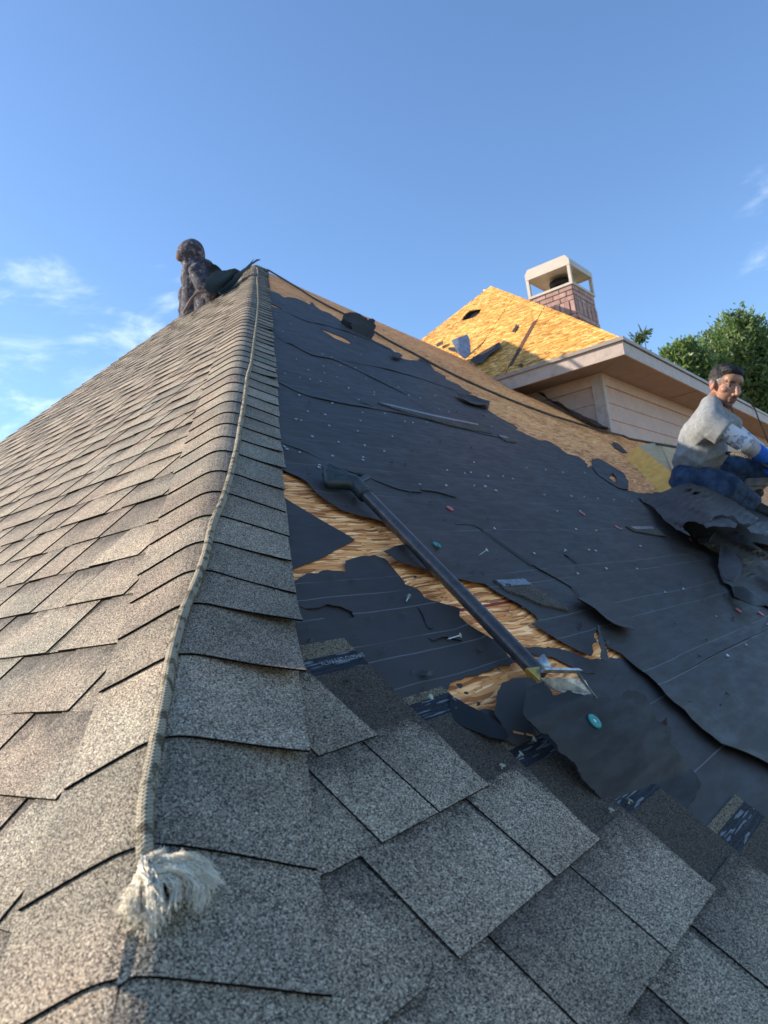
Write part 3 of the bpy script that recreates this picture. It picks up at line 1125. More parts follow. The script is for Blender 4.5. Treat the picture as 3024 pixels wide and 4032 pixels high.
# flat triangle flap, mid slope
tpx = [(2238, 2383), (2285, 2365), (2328, 2350), (2400, 2368), (2440, 2390), (2480, 2440), (2485, 2508), (2440, 2505), (2400, 2493), (2360, 2460), (2310, 2420)]
ta = np.array(R2((2480, 2440)))
loose('torn_felt_flap', 'rounded felt flap curling off the open slope above the shovel blade', tpx, MFP, h0=.008, lift=lambda u, v, d: max(0, ta[0] - u) * .10 * math.exp(-d / .08), spacing=.025, jag=.004, step=.010, seed=16.0, cat='felt flap')
# ragged clump standing on the bare band near the ridge
KPX = [(1352, 1240), (1362, 1233), (1378, 1229), (1400, 1231), (1418, 1237), (1430, 1246), (1445, 1253), (1448, 1262), (1456, 1254), (1470, 1255), (1478, 1262), (1474, 1272), (1481, 1284), (1473, 1300), (1475, 1314), (1462, 1336), (1430, 1328), (1400, 1316), (1388, 1302), (1386, 1292), (1382, 1280), (1360, 1270), (1346, 1258)]
ZK = float(M[2] @ ray((1440, 1325)) * tR((1440, 1325)))
CLUMPS.append(('ragged black felt clump standing up near the ridge of the bare band', KPX, lambda x, y, seed: P3(x, y, ZK - .10 + .0022 * (1330 - y) + .05 * noise.noise(Vector((x * .03, y * .03, 2))) + .03 * abs(noise.noise(Vector((x * .05, y * .02, 5))))), MFP, 18.0))
CLUMPS.append(('black sheet painted as the shaded hollow under the felt clump near the ridge', [(1340, 1266), (1352, 1256), (1385, 1272), (1388, 1296), (1382, 1302), (1366, 1290), (1350, 1278)], lambda x, y, seed: P3(x, y, ZK + .02 + .04 * noise.noise(Vector((x * .03, y * .03, 2)))), MVOID, 18.5))  # shade beneath the clump, put in as a black sheet behind it
loose('torn_felt_scrap', 'small black lump of felt on the bare band below the clump', [(1545, 1400), (1560, 1389), (1584, 1400), (1575, 1412), (1563, 1417), (1543, 1408)], MFP, h0=.02, lift=lambda u, v, d: .012 * min(1, d / .03), spacing=.03, jag=.006, step=.02, seed=19.0)
loose('torn_felt_scrap', 'jagged tongue of felt lying across the dark rope on the bare band', [(1790, 1556), (1850, 1570), (1880, 1581), (1928, 1592), (1917, 1610), (1890, 1605), (1850, 1596), (1815, 1578)], MFP, h0=.012, lift=lambda u, v, d: .012 * math.exp(-d / .05), spacing=.03, jag=.01, step=.02, seed=20.0)
loose('torn_felt_flap', 'hooked tongue of felt with a hole on the bare board by the foam', [(2331, 1813), (2356, 1809), (2414, 1842), (2450, 1864), (2475, 1893), (2470, 1930), (2440, 1925), (2390, 1895), (2355, 1870), (2335, 1845)], MF, h0=.008, wrinkle=.003, curl=.006, holes=[pxR([(2398, 1878), (2412, 1866), (2425, 1880), (2430, 1905), (2412, 1898)], .008)], spacing=.03, jag=.008, step=.016, seed=21.0, cat='felt flap')
loose('torn_felt_scrap', 'pointed felt shard on the bare board beside the foam block', [(2406, 1741), (2425, 1748), (2450, 1765), (2470, 1785), (2445, 1778), (2420, 1762)], MFP, h0=.008, spacing=.03, jag=.004, step=.02, seed=22.0)


# the heap of crumpled felt in front of the seated man
def drape(label, px, pos, mat, seed, thick=.0022, group=None, amp=8.0, name='torn_felt_sheet', cat='felt sheet', grid=11, jag=5, step=10, uvs=.0025):
    """A stiff torn sheet standing off the roof: every point of the traced outline stands at its own height or distance."""
    poly = torn([np.array(p, float) for p in px], jag, step)
    A = np.array(poly)
    lo, hi = A.min(0), A.max(0)
    gx, gy = np.meshgrid(np.arange(lo[0], hi[0], grid), np.arange(lo[1], hi[1], grid))
    g = np.stack([gx.ravel(), gy.ravel()], 1)
    g = g[pip(g[:, 0], g[:, 1], A)]
    V = [Vector((float(p[0]), float(p[1]))) for p in poly] + [Vector((float(p[0]), float(p[1]))) for p in g]
    res = delaunay_2d_cdt(V, [(i, (i + 1) % len(poly)) for i in range(len(poly))], [], 0, 1e-5)
    ov = np.array([(p.x, p.y) for p in res[0]])
    fs = [tuple(t) for t in res[2]]
    cen = np.array([ov[list(t)].mean(0) for t in fs])
    ok = pip(cen[:, 0], cen[:, 1], A)
    fs = [t for t, k_ in zip(fs, ok) if k_]
    o = obj(name, mesh([pos(p[0], p[1], seed) for p in ov], fs, True, [tuple(p * uvs) for p in ov]), mat, label=label, category=cat)
    if group:
        o['group'] = group
    return solid(o, thick)


def off_slope(hf, crease=.012):
    def fn(x, y, seed):
        u, v = R2((x, y))
        h = hf(x, y) + crease * noise.noise(Vector((u * 3.5, v * 5.0, seed))) + crease * .8 * abs(noise.noise(Vector((u * 2.2 + 3, v * 3.6, seed + 4)))) + .10 * crease * noise.noise(Vector((u * 12, v * 16, seed)))
        h = max(.004, h)
        return ray((x, y)) * tR((x, y), h) + C0
    return fn


def ramp2(p0, h0_, p1, h1):
    p0, p1 = np.array(p0, float), np.array(p1, float)
    d = p1 - p0

    def fn(x, y):
        t = min(1.0, max(0.0, ((np.array((x, y)) - p0) @ d) / (d @ d)))
        return h0_ + (h1 - h0_) * t
    return fn


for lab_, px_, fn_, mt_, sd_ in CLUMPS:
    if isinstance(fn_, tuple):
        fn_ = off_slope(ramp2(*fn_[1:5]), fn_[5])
    drape(lab_, px_, fn_ or off_slope(ramp2((1800, 2860), .008, (1900, 2810), .018), .004), mt_ or MVOID, sd_, cat='felt scrap', name='torn_felt_clump', grid=8, jag=4 if fn_ else 2, step=7)
c_pos = off_slope(ramp2((2470, 3140), .0035, (2300, 2740), .062), .004)
c_flap = drape('large loose flap of torn black felt pinned by a round teal cap', cpx, c_pos, MFC, 9.0, name='torn_felt_flap', cat='felt flap', jag=5, step=9, grid=14)
lv, lf = [], []
for i in range(25):
    t = i / 24
    x_, y_ = 2172 + (2366 - 2172) * t, 2893 + (2776 - 2893) * t
    for q in (-2.2, 2.2):
        lv.append(c_pos(x_ + q * .5, y_ + q * .86, 9.0) + NR * .0011)
    if i:
        lf.append((2 * i - 2, 2 * i - 1, 2 * i + 1, 2 * i))
obj('printed_line', mesh(lv, lf), plain_mat('chalk_line', (.17, .165, .16), .8, var=.4, scale=90), c_flap)
HG = 'torn felt heaped in front of the seated man'
drape('broad black felt sheet bulging up against the legs of the seated man', [(2517, 1958), (2532, 1947), (2569, 1944), (2626, 1932), (2656, 1918), (2701, 1904), (2769, 1916), (2833, 1940), (2889, 1974), (2938, 2008), (2985, 2040), (2975, 2062), (2925, 2066), (2908, 2058), (2889, 2034), (2844, 2028), (2806, 2040), (2780, 2070), (2754, 2064), (2735, 2054), (2708, 2054), (2690, 2068), (2697, 2091), (2720, 2111), (2663, 2087), (2611, 2042), (2581, 2004), (2532, 1978)], off_slope(ramp2((2560, 2040), .012, (2760, 1950), .185)), MFP, 31.0, group=HG, cat='felt scrap', name='crumpled_felt')
drape('black felt sheet under the bulging one, folded toward the open slope', [(2746, 2125), (2780, 2105), (2814, 2098), (2900, 2090), (2930, 2106), (2953, 2128), (2972, 2147), (3024, 2185), (3080, 2260), (3080, 2400), (3024, 2390), (2960, 2384), (2893, 2350), (2878, 2309), (2848, 2294), (2829, 2241), (2833, 2180), (2800, 2165), (2757, 2142)], off_slope(ramp2((2840, 2260), .012, (2900, 2100), .085), .016), MFP, 33.0, group=HG, cat='felt scrap', name='crumpled_felt')
drape('leaf shaped felt fold curling at the near edge of the heap', [(2836, 2147), (2850, 2150), (2885, 2170), (2915, 2205), (2922, 2235), (2915, 2262), (2890, 2290), (2860, 2285), (2845, 2270), (2829, 2225), (2832, 2180)], off_slope(ramp2((2830, 2200), .075, (2920, 2240), .125), .006), MF, 34.0, group=HG, cat='felt scrap', name='crumpled_felt', jag=2)
drape('felt piece in the heap lying over the shoe of the seated man', [(2975, 2062), (2990, 2052), (3024, 2056), (3090, 2075), (3090, 2150), (3024, 2112), (2990, 2104), (2955, 2098), (2940, 2080)], off_slope(lambda x, y: .19), MFP, 36.0, group=HG, cat='felt scrap', name='crumpled_felt')
drape('black sheet painted as the shade in the hollows of the felt heap', [(2690, 2058), (2760, 2040), (2860, 2010), (2940, 2000), (3090, 2060), (3090, 2160), (2990, 2140), (2900, 2120), (2800, 2122), (2730, 2116)], off_slope(lambda x, y: .055, .004), MVOID, 43.0, group=HG, cat='felt scrap', name='crumpled_felt', jag=3)  # black under-layer darkens the hollows in place of real shade
drape('black sheet painted as the shaded void over the near foot of the seated man', [(2936, 2012), (2948, 2002), (2966, 1993), (2986, 1992), (2998, 2000), (3004, 2014), (3024, 2034), (3070, 2062), (3024, 2058), (2985, 2052), (2955, 2042)], off_slope(lambda x, y: .16, .006), MVOID, 44.0, group=HG, cat='felt scrap', name='crumpled_felt', jag=3)  # black sheet added for the dark void that swallows the shoe
drape('brownish felt strip folded in the middle of the heap', [(2770, 2066), (2800, 2048), (2840, 2040), (2880, 2044), (2903, 2064), (2896, 2080), (2850, 2074), (2805, 2072), (2780, 2080)], off_slope(lambda x, y: .17), MFB, 38.0, group=HG, cat='felt scrap', name='crumpled_felt', jag=3)
drape('small felt triangle at the lower tip of the heap', [(2880, 2310), (2925, 2312), (2960, 2335), (3000, 2380), (2970, 2386), (2915, 2362), (2890, 2340)], off_slope(ramp2((2890, 2340), .03, (2960, 2335), .055), .006), MFP, 39.0, group=HG, cat='felt scrap', name='crumpled_felt', jag=2)
drape('grey lit felt flap among the heap beside the shoe', [(2746, 2125), (2757, 2116), (2790, 2106), (2816, 2098), (2800, 2118), (2795, 2135), (2775, 2145), (2757, 2142)], off_slope(ramp2((2750, 2130), .05, (2810, 2105), .10), .006), MFB, 41.0, group=HG, cat='felt scrap', name='crumpled_felt', jag=2)

# ------------------------------------------------------------------ nails and plastic caps
bmn = bmesh.new()
bmesh.ops.create_cone(bmn, cap_ends=True, segments=10, radius1=.0052, radius2=.0050, depth=.0013, matrix=Matrix.Translation((0, 0, .0058)))
bmesh.ops.create_cone(bmn, cap_ends=True, segments=6, radius1=.0016, radius2=.0017, depth=.006, matrix=Matrix.Translation((0, 0, .0025)))
nail_me = bpy.data.meshes.new('nail')
bmn.to_mesh(nail_me)
bmn.free()
nail_me.materials.append(MSTEEL)
z2 = [(200, 960), (295, 985), (350, 935), (450, 910), (455, 955), (360, 995), (430, 1012), (540, 978), (615, 1052), (290, 1102), (505, 1153), (345, 1208), (460, 1230), (690, 1268), (270, 1262), (302, 1270), (375, 1376), (485, 1302), (670, 1335), (545, 1410), (718, 1432), (897, 1370), (845, 1467), (210, 1460), (190, 1445), (293, 1480), (415, 1580), (420, 1565), (507, 1503), (705, 1508), (705, 1530), (782, 1078), (780, 1096), (680, 1130), (850, 1220), (705, 1215), (1008, 1100), (1085, 1118), (1180, 1100), (940, 1045), (730, 990), (560, 905), (660, 918), (695, 832), (655, 714), (270, 865), (140, 568), (240, 630), (185, 680), (1125, 1275), (1035, 1280), (1270, 1205), (1205, 1190), (1078, 1687), (1248, 1695), (1433, 1692), (1503, 1700), (1573, 1727), (1430, 1540), (1522, 1630), (1370, 1610), (1255, 1590), (1410, 1605), (1620, 1630), (980, 1272), (1548, 1305), (142, 928), (445, 830), (505, 850)]
z6 = [(28, 120), (115, 122), (170, 138), (10, 182), (72, 207), (355, 230), (510, 238), (585, 240), (665, 250), (760, 257), (865, 265), (362, 83), (463, 97), (590, 100), (252, 72), (430, 325), (560, 325), (60, 430), (537, 432), (655, 437), (800, 425), (472, 555), (613, 553), (652, 557), (293, 575), (545, 692), (712, 663), (893, 662), (912, 530), (1053, 797), (1160, 778), (1350, 940), (1543, 857), (1523, 1105), (1412, 1170), (1645, 982)]
npx = [(1000 + x * .6028, 900 + y * .6028) for x, y in z2] + [(1900 + x * .6775, 1800 + y * .6775) for x, y in z6]
for p in npx:
    u, v = R2(p)
    o = obj('roofing_nail', nail_me, None, felt_main)
    o.matrix_parent_inverse = Matrix()
    s = random.uniform(.85, 1.1)
    o.matrix_local = Matrix.Translation(Vector(Rw(u, v, .005))) @ RFRAME.to_4x4() @ Matrix.Rotation(random.uniform(0, 6), 4, 'Z') @ Matrix.Rotation(random.uniform(0, .45), 4, 'X') @ Matrix.Scale(s, 4)
MNAILR = plain_mat('nail_zinc_aged', (.40, .40, .31), .5, .4, var=.3, scale=200)
for i, (p, tl) in enumerate((((1676, 2773), .5), ((2081, 2940), .45), ((2030, 3000), .4), ((2460, 3188), .7), ((2388, 3225), .3), ((1962, 3052), .3))):
    u, v = R2(p)
    m3 = nail_me.copy()
    m3.materials[0] = MNAILR
    o = obj('roofing_nail', m3, None, right_deck)
    o.matrix_parent_inverse = Matrix()
    o.matrix_local = Matrix.Translation(Vector(Rw(u, v, .012))) @ RFRAME.to_4x4() @ Matrix.Rotation(.6 * i, 4, 'Z') @ Matrix.Rotation(tl, 4, 'X') @ Matrix.Scale(.95, 4)


def nail_obj(length, head=.0055):
    bm = bmesh.new()
    bmesh.ops.create_cone(bm, cap_ends=True, segments=12, radius1=head, radius2=head * .95, depth=.0014, matrix=Matrix.Translation((0, 0, length)))
    bmesh.ops.create_cone(bm, cap_ends=True, segments=8, radius1=.0002, radius2=.0017, depth=.006, matrix=Matrix.Translation((0, 0, .003)))
    bmesh.ops.create_cone(bm, cap_ends=True, segments=8, radius1=.0017, radius2=.0017, depth=length - .006, matrix=Matrix.Translation((0, 0, .003 + length / 2)))
    return bm


for p, lab, rot, h in (((1592, 2384), 'shiny loose nail lying flat on the felt below the bare strip', ('Y', 1.5), .009), ((1880, 2195), 'loose nail standing on the open felt right of the shovel handle', ('X', .5), .004), ((1753, 2525), 'bent loose nail near the torn end of the lower felt', ('X', .8), .004)):
    o = obj('loose_nail', nail_obj(.030), MSTEEL, label=lab, category='nail')
    u, v = R2(p)
    o.matrix_world = Matrix.Translation(Vector(Rw(u, v, h))) @ RFRAME.to_4x4() @ Matrix.Rotation(.5, 4, 'Z') @ Matrix.Rotation(rot[1], 4, rot[0])


def washer(r, hole=.18, th=.0022):
    n = 28
    v, f = [], []
    for z in (0, th):
        for rr, zz_ in ((r, z * .5), (r * .92, z), (r * .34, z), (r * hole, z * .3)):
            for i in range(n):
                a = 2 * math.pi * i / n
                v.append((rr * math.cos(a), rr * math.sin(a), zz_))
    for ly in range(3):
        for i in range(n):
            j = (i + 1) % n
            f.append((4 * n + ly * n + i, 4 * n + ly * n + j, 4 * n + (ly + 1) * n + j, 4 * n + (ly + 1) * n + i))
    for i in range(n):
        j = (i + 1) % n
        f.append((i, j, 4 * n + j, 4 * n + i))
    return mesh(v, f, smooth=False)


MTEAL = plain_mat('teal_plastic', (.012, .27, .225), .4, var=.12, scale=120)
MPINK = plain_mat('red_plastic', (.62, .13, .115), .45, var=.2, scale=120)
wt, wr_ = washer(.0125), washer(.0125)
wt.materials.append(MTEAL)
wr_.materials.append(MPINK)
caps_px = [((1767, 2012), 0), ((2291, 2030), 0), ((2427, 2084), 0), ((2720, 2134), 0), ((2903, 2412), 0), ((2991, 2425), 0), ((3001, 2989), 0), ((1715, 2158), 1)]
for p, k_ in caps_px:
    u, v = R2(p)
    o = obj('plastic_cap', wt if k_ else wr_, None, felt_main)
    o.matrix_parent_inverse = Matrix()
    o.matrix_local = Matrix.Translation(Vector(Rw(u, v, .009))) @ RFRAME.to_4x4() @ Matrix.Rotation(.12, 4, 'X')
wbig = washer(.0142, .17, .003)
wbig.materials.append(MTEAL)
o = obj('plastic_cap', wbig, None, c_flap)
ca_, cb_, cc_ = c_pos(2335, 2845, 9.0), c_pos(2365, 2845, 9.0), c_pos(2335, 2815, 9.0)
cn_ = np.cross(cb_ - ca_, cc_ - ca_); cn_ /= np.linalg.norm(cn_)
if cn_ @ NR < 0:
    cn_ = -cn_
cq_ = Vector(cn_).to_track_quat('Z', 'Y').to_matrix().to_4x4()
o.matrix_local = Matrix.Translation(Vector(ca_ + cn_ * .003)) @ cq_
o2 = obj('roofing_nail', nail_me, None, c_flap)
o2.matrix_local = Matrix.Translation(Vector(ca_ + cn_ * .0005)) @ cq_ @ Matrix.Scale(.75, 4)

# crumbs of torn felt and granules scattered on the slope
v, f, uv = [], [], []
crumb = [(890, 1550), (983, 1555), (1100, 1575), (1140, 1410), (1190, 1480), (1410, 1445), (1030, 1470), (1320, 1440), (150, 450), (310, 620), (350, 650), (540, 630), (1000, 940), (1180, 985), (560, 740), (640, 790), (150, 790), (340, 1585), (350, 1620), (650, 1790), (850, 1710), (780, 1525)]
cpx_ = [(1000 + x * .6028, 900 + y * .6028) for x, y in crumb]
cpx_ += [(random.uniform(1200, 2900), random.uniform(1500, 2900)) for _ in range(150)]
for p in cpx_:
    c = R2(p)
    if c[0] > 7 or c[1] > 3.2:
        continue
    s = random.uniform(.003, .009) if random.random() < .7 else random.uniform(.007, .012)
    n = len(v)
    a0 = random.uniform(0, 6)
    m_ = random.randint(4, 6)
    for kk in range(m_):
        a = a0 + 2 * math.pi * kk / m_
        r_ = s * random.uniform(.35, 1)
        v.append(Rw(c[0] + r_ * math.cos(a) * 1.6, c[1] + r_ * math.sin(a), .009 + random.uniform(0, s * .8)))
        uv.append((c[0], c[1]))
    v.append(Rw(c[0], c[1], .008 + s * .9))
    uv.append((c[0], c[1]))
    for kk in range(m_):
        f.append((n + kk, n + (kk + 1) % m_, n + m_))
o = obj('felt_crumbs', mesh(v, f, uvs=uv), MFP, kind='stuff', label='crumbs of torn felt scattered over the stripped slope')

# ------------------------------------------------------------------ shingle scraps
MSCR = granule_mat('scrap_granules', bands=False, dark=.45)
MTAR = plain_mat('tar_strip', (.20, .22, .25), .38, .3, var=.5, scale=70, dirt=.5, dirtcol=(.03, .03, .035))
MEDGE = plain_mat('torn_edge', (.30, .30, .30), .5, .2, var=.5, scale=60)


def scrap(label, px, strip_px, mat=MSCR, base=.008, th=.005):
    o = obj('shingle_scrap', prism(pxR(px), th, Rw, base), mat, label=label, category='shingle scrap')
    if strip_px:
        s = obj('tar_strip', prism(pxR(strip_px), .0012, Rw, base + th), MTAR)
        s.parent = o
    return o


scrap('torn shingle offcut with a silvery tar strip beside the shovel handle', [(1934, 2298), (1975, 2293), (2052, 2291), (2086, 2318), (2160, 2365), (2235, 2420), (2180, 2408), (2124, 2396), (2050, 2362), (1988, 2342)], [(1944, 2302), (2058, 2297), (2084, 2318), (1976, 2326)])
scrap('slim torn shingle offcut between two red caps on the open felt', [(2458, 2081), (2500, 2079), (2562, 2081), (2590, 2096), (2616, 2119), (2580, 2115), (2543, 2109), (2494, 2100)], [(2476, 2084), (2562, 2083), (2573, 2092), (2502, 2095)])
scrap('long thin shingle strip with a pale upper edge high on the felt', [(1482, 1593), (1524, 1599), (1663, 1632), (1760, 1653), (1883, 1678), (1934, 1714), (1850, 1700), (1772, 1683), (1660, 1652), (1591, 1631)], [(1490, 1595), (1524, 1600), (1663, 1633), (1760, 1654), (1880, 1678), (1880, 1682), (1760, 1660), (1663, 1639), (1524, 1606)])
scrap('short pale torn sliver of shingle below the jagged felt edge', [(1955, 1719), (1998, 1728), (2030, 1750), (1990, 1745)], [(1960, 1721), (1995, 1729), (1998, 1735), (1968, 1728)])

# shingle text on the exposed sealant strips
MINK = plain_mat('white_ink', (.42, .46, .48), .7, var=.3, scale=150)


def text(body, u, v, size, h, parent, mat=MINK, shear=0.0, sx=1.0):
    c = bpy.data.curves.new('print', 'FONT')
    c.body = body
    c.size = size
    c.extrude = .00015
    c.offset = -.00035
    c.shear = shear
    c.materials.append(mat)
    t_ = bpy.data.objects.new('tmp', c)
    COL.objects.link(t_)
    dg_ = bpy.context.evaluated_depsgraph_get()
    tm = bpy.data.meshes.new_from_object(t_.evaluated_get(dg_))
    bpy.data.objects.remove(t_)
    if not tm.materials:
        tm.materials.append(mat)
    o = obj('printed_text', tm, None)
    o.parent = parent
    o.matrix_parent_inverse = Matrix()
    mw = Matrix.Translation(Vector(Rw(u, v, h))) @ RFRAME.to_4x4() @ Matrix.Diagonal((sx, 1, 1, 1))
    o.matrix_local = parent.matrix_local.inverted() @ mw if parent.type == 'MESH' and parent.name.startswith('shingle') else mw
    return o


text('XL3HAAAD-OXMHAT', .885, 1.070, .015, .0105, right_deck, sx=.74)
text('RO', 1.066, .922, .014, .0125, right_deck)

# ------------------------------------------------------------------ upper storey
XW, YW = 7.408, 2.6547
ZS, ZF0, ZF1, OH = 2.0 + H, 1.992 + H, 2.130 + H, .395
XF, YF = XW - OH, YW - OH
ZB = 1.15 + H
core = reg(part('upper_wall', wbox(XW + .03, 16, YW + .03, 6.6, ZB - .9, ZS + .02), MSIDE))
# siding boards, each proud at its lower edge; front wall runs along X, side wall along Y
exp_ = .178
zz0 = ZS - .115
k_ = 0
while zz0 > ZB - .3:
    for side in (0, 1):
        t0, t1 = .004, .016
        if side == 0:
            x0, x1 = XW + .067, 15.9
            pts = [(x0, YW + .03 - t1, zz0 - exp_), (x1, YW + .03 - t1, zz0 - exp_), (x1, YW + .03 - t0, zz0 + .02), (x0, YW + .03 - t0, zz0 + .02)]
            back = [(a, YW + .029, c) for a, b_, c in pts]
        else:
            y0, y1 = YW + .119, 6.5
            pts = [(XW + .03 - t1, y0, zz0 - exp_), (XW + .03 - t1, y1, zz0 - exp_), (XW + .03 - t0, y1, zz0 + .02), (XW + .03 - t0, y0, zz0 + .02)]
            back = [(XW + .029, b_, c) for a, b_, c in pts]
        bm = bmesh.new()
        vs = [bm.verts.new(p) for p in pts + back]
        for q in ((0, 1, 2, 3), (7, 6, 5, 4), (0, 4, 5, 1), (1, 5, 6, 2), (2, 6, 7, 3), (3, 7, 4, 0)):
            bm.faces.new([vs[i] for i in q])
        bmesh.ops.recalc_face_normals(bm, faces=bm.faces)
        sub('siding_board', bm, MSIDE, core)
    zz0 -= exp_
part('corner_board', wbox(XW - .006, XW + .029, YW + .0305, YW + .118, ZB - .5, ZS - .002, .002), MTRIM)
part('corner_board', wbox(XW - .004, XW + .066, YW - .004, YW + .029, ZB - .5, ZS - .003, .002), MTRIM)
part('frieze_board', wbox(XW + .068, 15.9, YW - .0, YW + .026, ZS - .118, ZS - .002, .002), MSIDE)
part('frieze_board', wbox(XW + .0, XW + .026, YW + .117, 6.4, ZS - .118, ZS - .002, .002), MSIDE)
# soffit in two panels with a mitred joint line, fascia boards, drip edge
part('soffit', prism([(XF + .02, YF + .02), (15.9, YF + .02), (15.9, YW + .04), (XW + .04, YW + .04)], .008, lambda a, b_, c: np.array([a, b_, ZS + c])), MSOF)
part('soffit', prism([(XF + .02, YF + .026), (XW + .04, YW + .046), (XW + .04, 6.4), (XF + .02, 6.4)], .008, lambda a, b_, c: np.array([a, b_, ZS + c])), MSOF)
part('soffit_batten', wbox(9.48, 9.52, YF + .03, YW - .002, ZS - .006, ZS - .0005), MSOF)
part('fascia', wbox(XF, XF + .02, YF, 6.4, ZF0, ZF1, .002), MTRIM)
part('fascia', wbox(XF + .0205, 15.9, YF, YF + .02, ZF0, ZF1, .002), MTRIM)
part('drip_edge', wbox(XF - .022, XF + .03, YF - .022, 6.4, ZF1 - .004, ZF1 + .034, .003), MMETAL)
part('drip_edge', wbox(XF + .031, 12.2, YF - .020, YF + .03, ZF1 - .003, ZF1 + .033, .003), MMETAL)
part('drip_edge', wbox(12.23, 15.9, YF - .016, YF + .03, ZF1 - .010, ZF1 + .027, .003), MMETAL)
# roof boards: left plane rises along +X, front plane along +Y
mU = .80
kU = math.hypot(1, mU)
NU = np.array([-mU, 0, 1]) / kU


def Uw(y, s, h=0.0):
    return np.array([XF + s / kU, y, ZF1 + .02 + mU * s / kU]) + NU * h


def U2(p):
    r = ray(p)
    x0, z0 = XF, ZF1 - H + .02
    t = (z0 - mU * x0) / (r[2] - mU * r[0])
    q = r * t
    return (q[1], (q[0] - XF) * kU)


pk = U2((1932, 1126))
lo1 = U2((1654, 1340))
ext = (lo1[0] + (lo1[0] - pk[0]) * .8, lo1[1] + (lo1[1] - pk[1]) * .8)
UP = [(YF, .0), (U2((2437, 1318))[0], U2((2437, 1318))[1] + .0), U2((2230, 1238)), U2((2022, 1159)), pk, lo1, ext, (ext[0], 0.0)]
UP[1] = (YF + .01, .02)
seams = [U2((1800, 1265))[0], U2((1948, 1280))[0], U2((2060, 1350))[0]]
edges_ = sorted([min(p[0] for p in UP) - .1] + seams + [max(p[0] for p in UP) + .1])
upper_roof = reg(part('upper_roof', prism([(a, b_) for a, b_ in UP], .01, Uw, -.06), MBLACKM))  # black sheet stands in for the dark space seen through hole and seams
# vent hole with a rafter showing, cut at the far seam
vh = [U2(p) for p in [(1818, 1258), (1832, 1238), (1850, 1222), (1880, 1216), (1895, 1215), (1888, 1232), (1868, 1248), (1846, 1256), (1822, 1262)]]
for i in range(len(edges_) - 1):
    g_ = .006 if i != 0 else .010
    pc = clip_poly(UP, edges_[i] + g_, edges_[i + 1] - g_, -1, 20)
    if len(pc) < 3:
        continue
    hole_here = pip(np.array([np.mean([p[0] for p in vh])]), np.array([np.mean([p[1] for p in vh])]), np.array(pc))[0]
    if hole_here:
        tr = tessellate_polygon([[Vector((p[0], p[1], 0)) for p in pc], [Vector((p[0], p[1], 0)) for p in vh]])
        allp = list(pc) + list(vh)
        nv = len(allp)
        v = [Uw(a, b_, 0) for a, b_ in allp] + [Uw(a, b_, -.012) for a, b_ in allp]
        f = [tuple(t) for t in tr]
        m_ = len(pc)
        f += [(i_, (i_ + 1) % m_, nv + (i_ + 1) % m_, nv + i_) for i_ in range(m_)]
        m2_ = len(vh)
        f += [(m_ + i_, m_ + (i_ + 1) % m2_, nv + m_ + (i_ + 1) % m2_, nv + m_ + i_) for i_ in range(m2_)]
        me = mesh(v, f, uvs=[tuple(p) for p in allp] * 2)
        sub('sheathing_panel', me, MO2, upper_roof)
    else:
        sub('sheathing_panel', prism(pc, .012, Uw, -.012), MO2, upper_roof)
# dark brown strip along the near seam
a_, b2_ = U2((2109, 1262)), U2((2010, 1442))
MGAP = plain_mat('seam_stain', (.12, .045, .02), .8, var=.4, scale=30)
sub('open_seam', prism([(a_[0] - .03, a_[1]), (a_[0] + .03, a_[1]), (b2_[0] + .03, b2_[1]), (b2_[0] - .02, b2_[1])], .003, Uw, .0005), MGAP, upper_roof)
# front plane and the far side, seen only from other positions
LH = pk[1] / kU - .02
fx = [np.array([XF, YF, ZF1 + .02]), np.array([16, YF, ZF1 + .02]), np.array([16, YF + LH, ZF1 + .02 + mU * LH]), np.array([XF + LH, YF + LH, ZF1 + .02 + mU * LH])]
part('upper_roof', mesh([p + np.array([0, 0, .004]) for p in fx] + [p - np.array([0, 0, .03]) for p in fx], [(0, 1, 2, 3), (7, 6, 5, 4), (0, 4, 5, 1), (1, 5, 6, 2), (2, 6, 7, 3), (3, 7, 4, 0)]), MO2)

# ------------------------------------------------------------------ chimney
ZC = 10.9
cc = P3(2251, 1119, ZC)
CX, CY, CZ = cc
r = ray((2091, 1174)); t = CX / r[0]; CY2 = (r * t)[1]
r = ray((2333, 1159)); t = CY / r[1]; CX2 = (r * t)[0]
CX2 = min(max(CX2, CX + .45), CX + .8)
zb = CZ - 1.6
core_c = reg(part('chimney', wbox(CX + .012, CX2 - .012, CY + .012, CY2 - .012, zb, CZ - .004), MMORT))
brick_cache = {}


def brick(c, sx, sy, sz, mat):
    key = (round(sx, 3), round(sy, 3), round(sz, 3), mat.name)
    if key not in brick_cache:
        bm = boxes([box_pts((0, 0, 0), (1, 0, 0), (0, 1, 0), (0, 0, 1), sx, sy, sz)], .003)
        me = bpy.data.meshes.new('brick')
        bm.to_mesh(me)
        bm.free()
        me.materials.append(mat)
        brick_cache[key] = me
    o = obj('brick', brick_cache[key], None, core_c)
    o.matrix_parent_inverse = Matrix()
    o.location = c
    return o


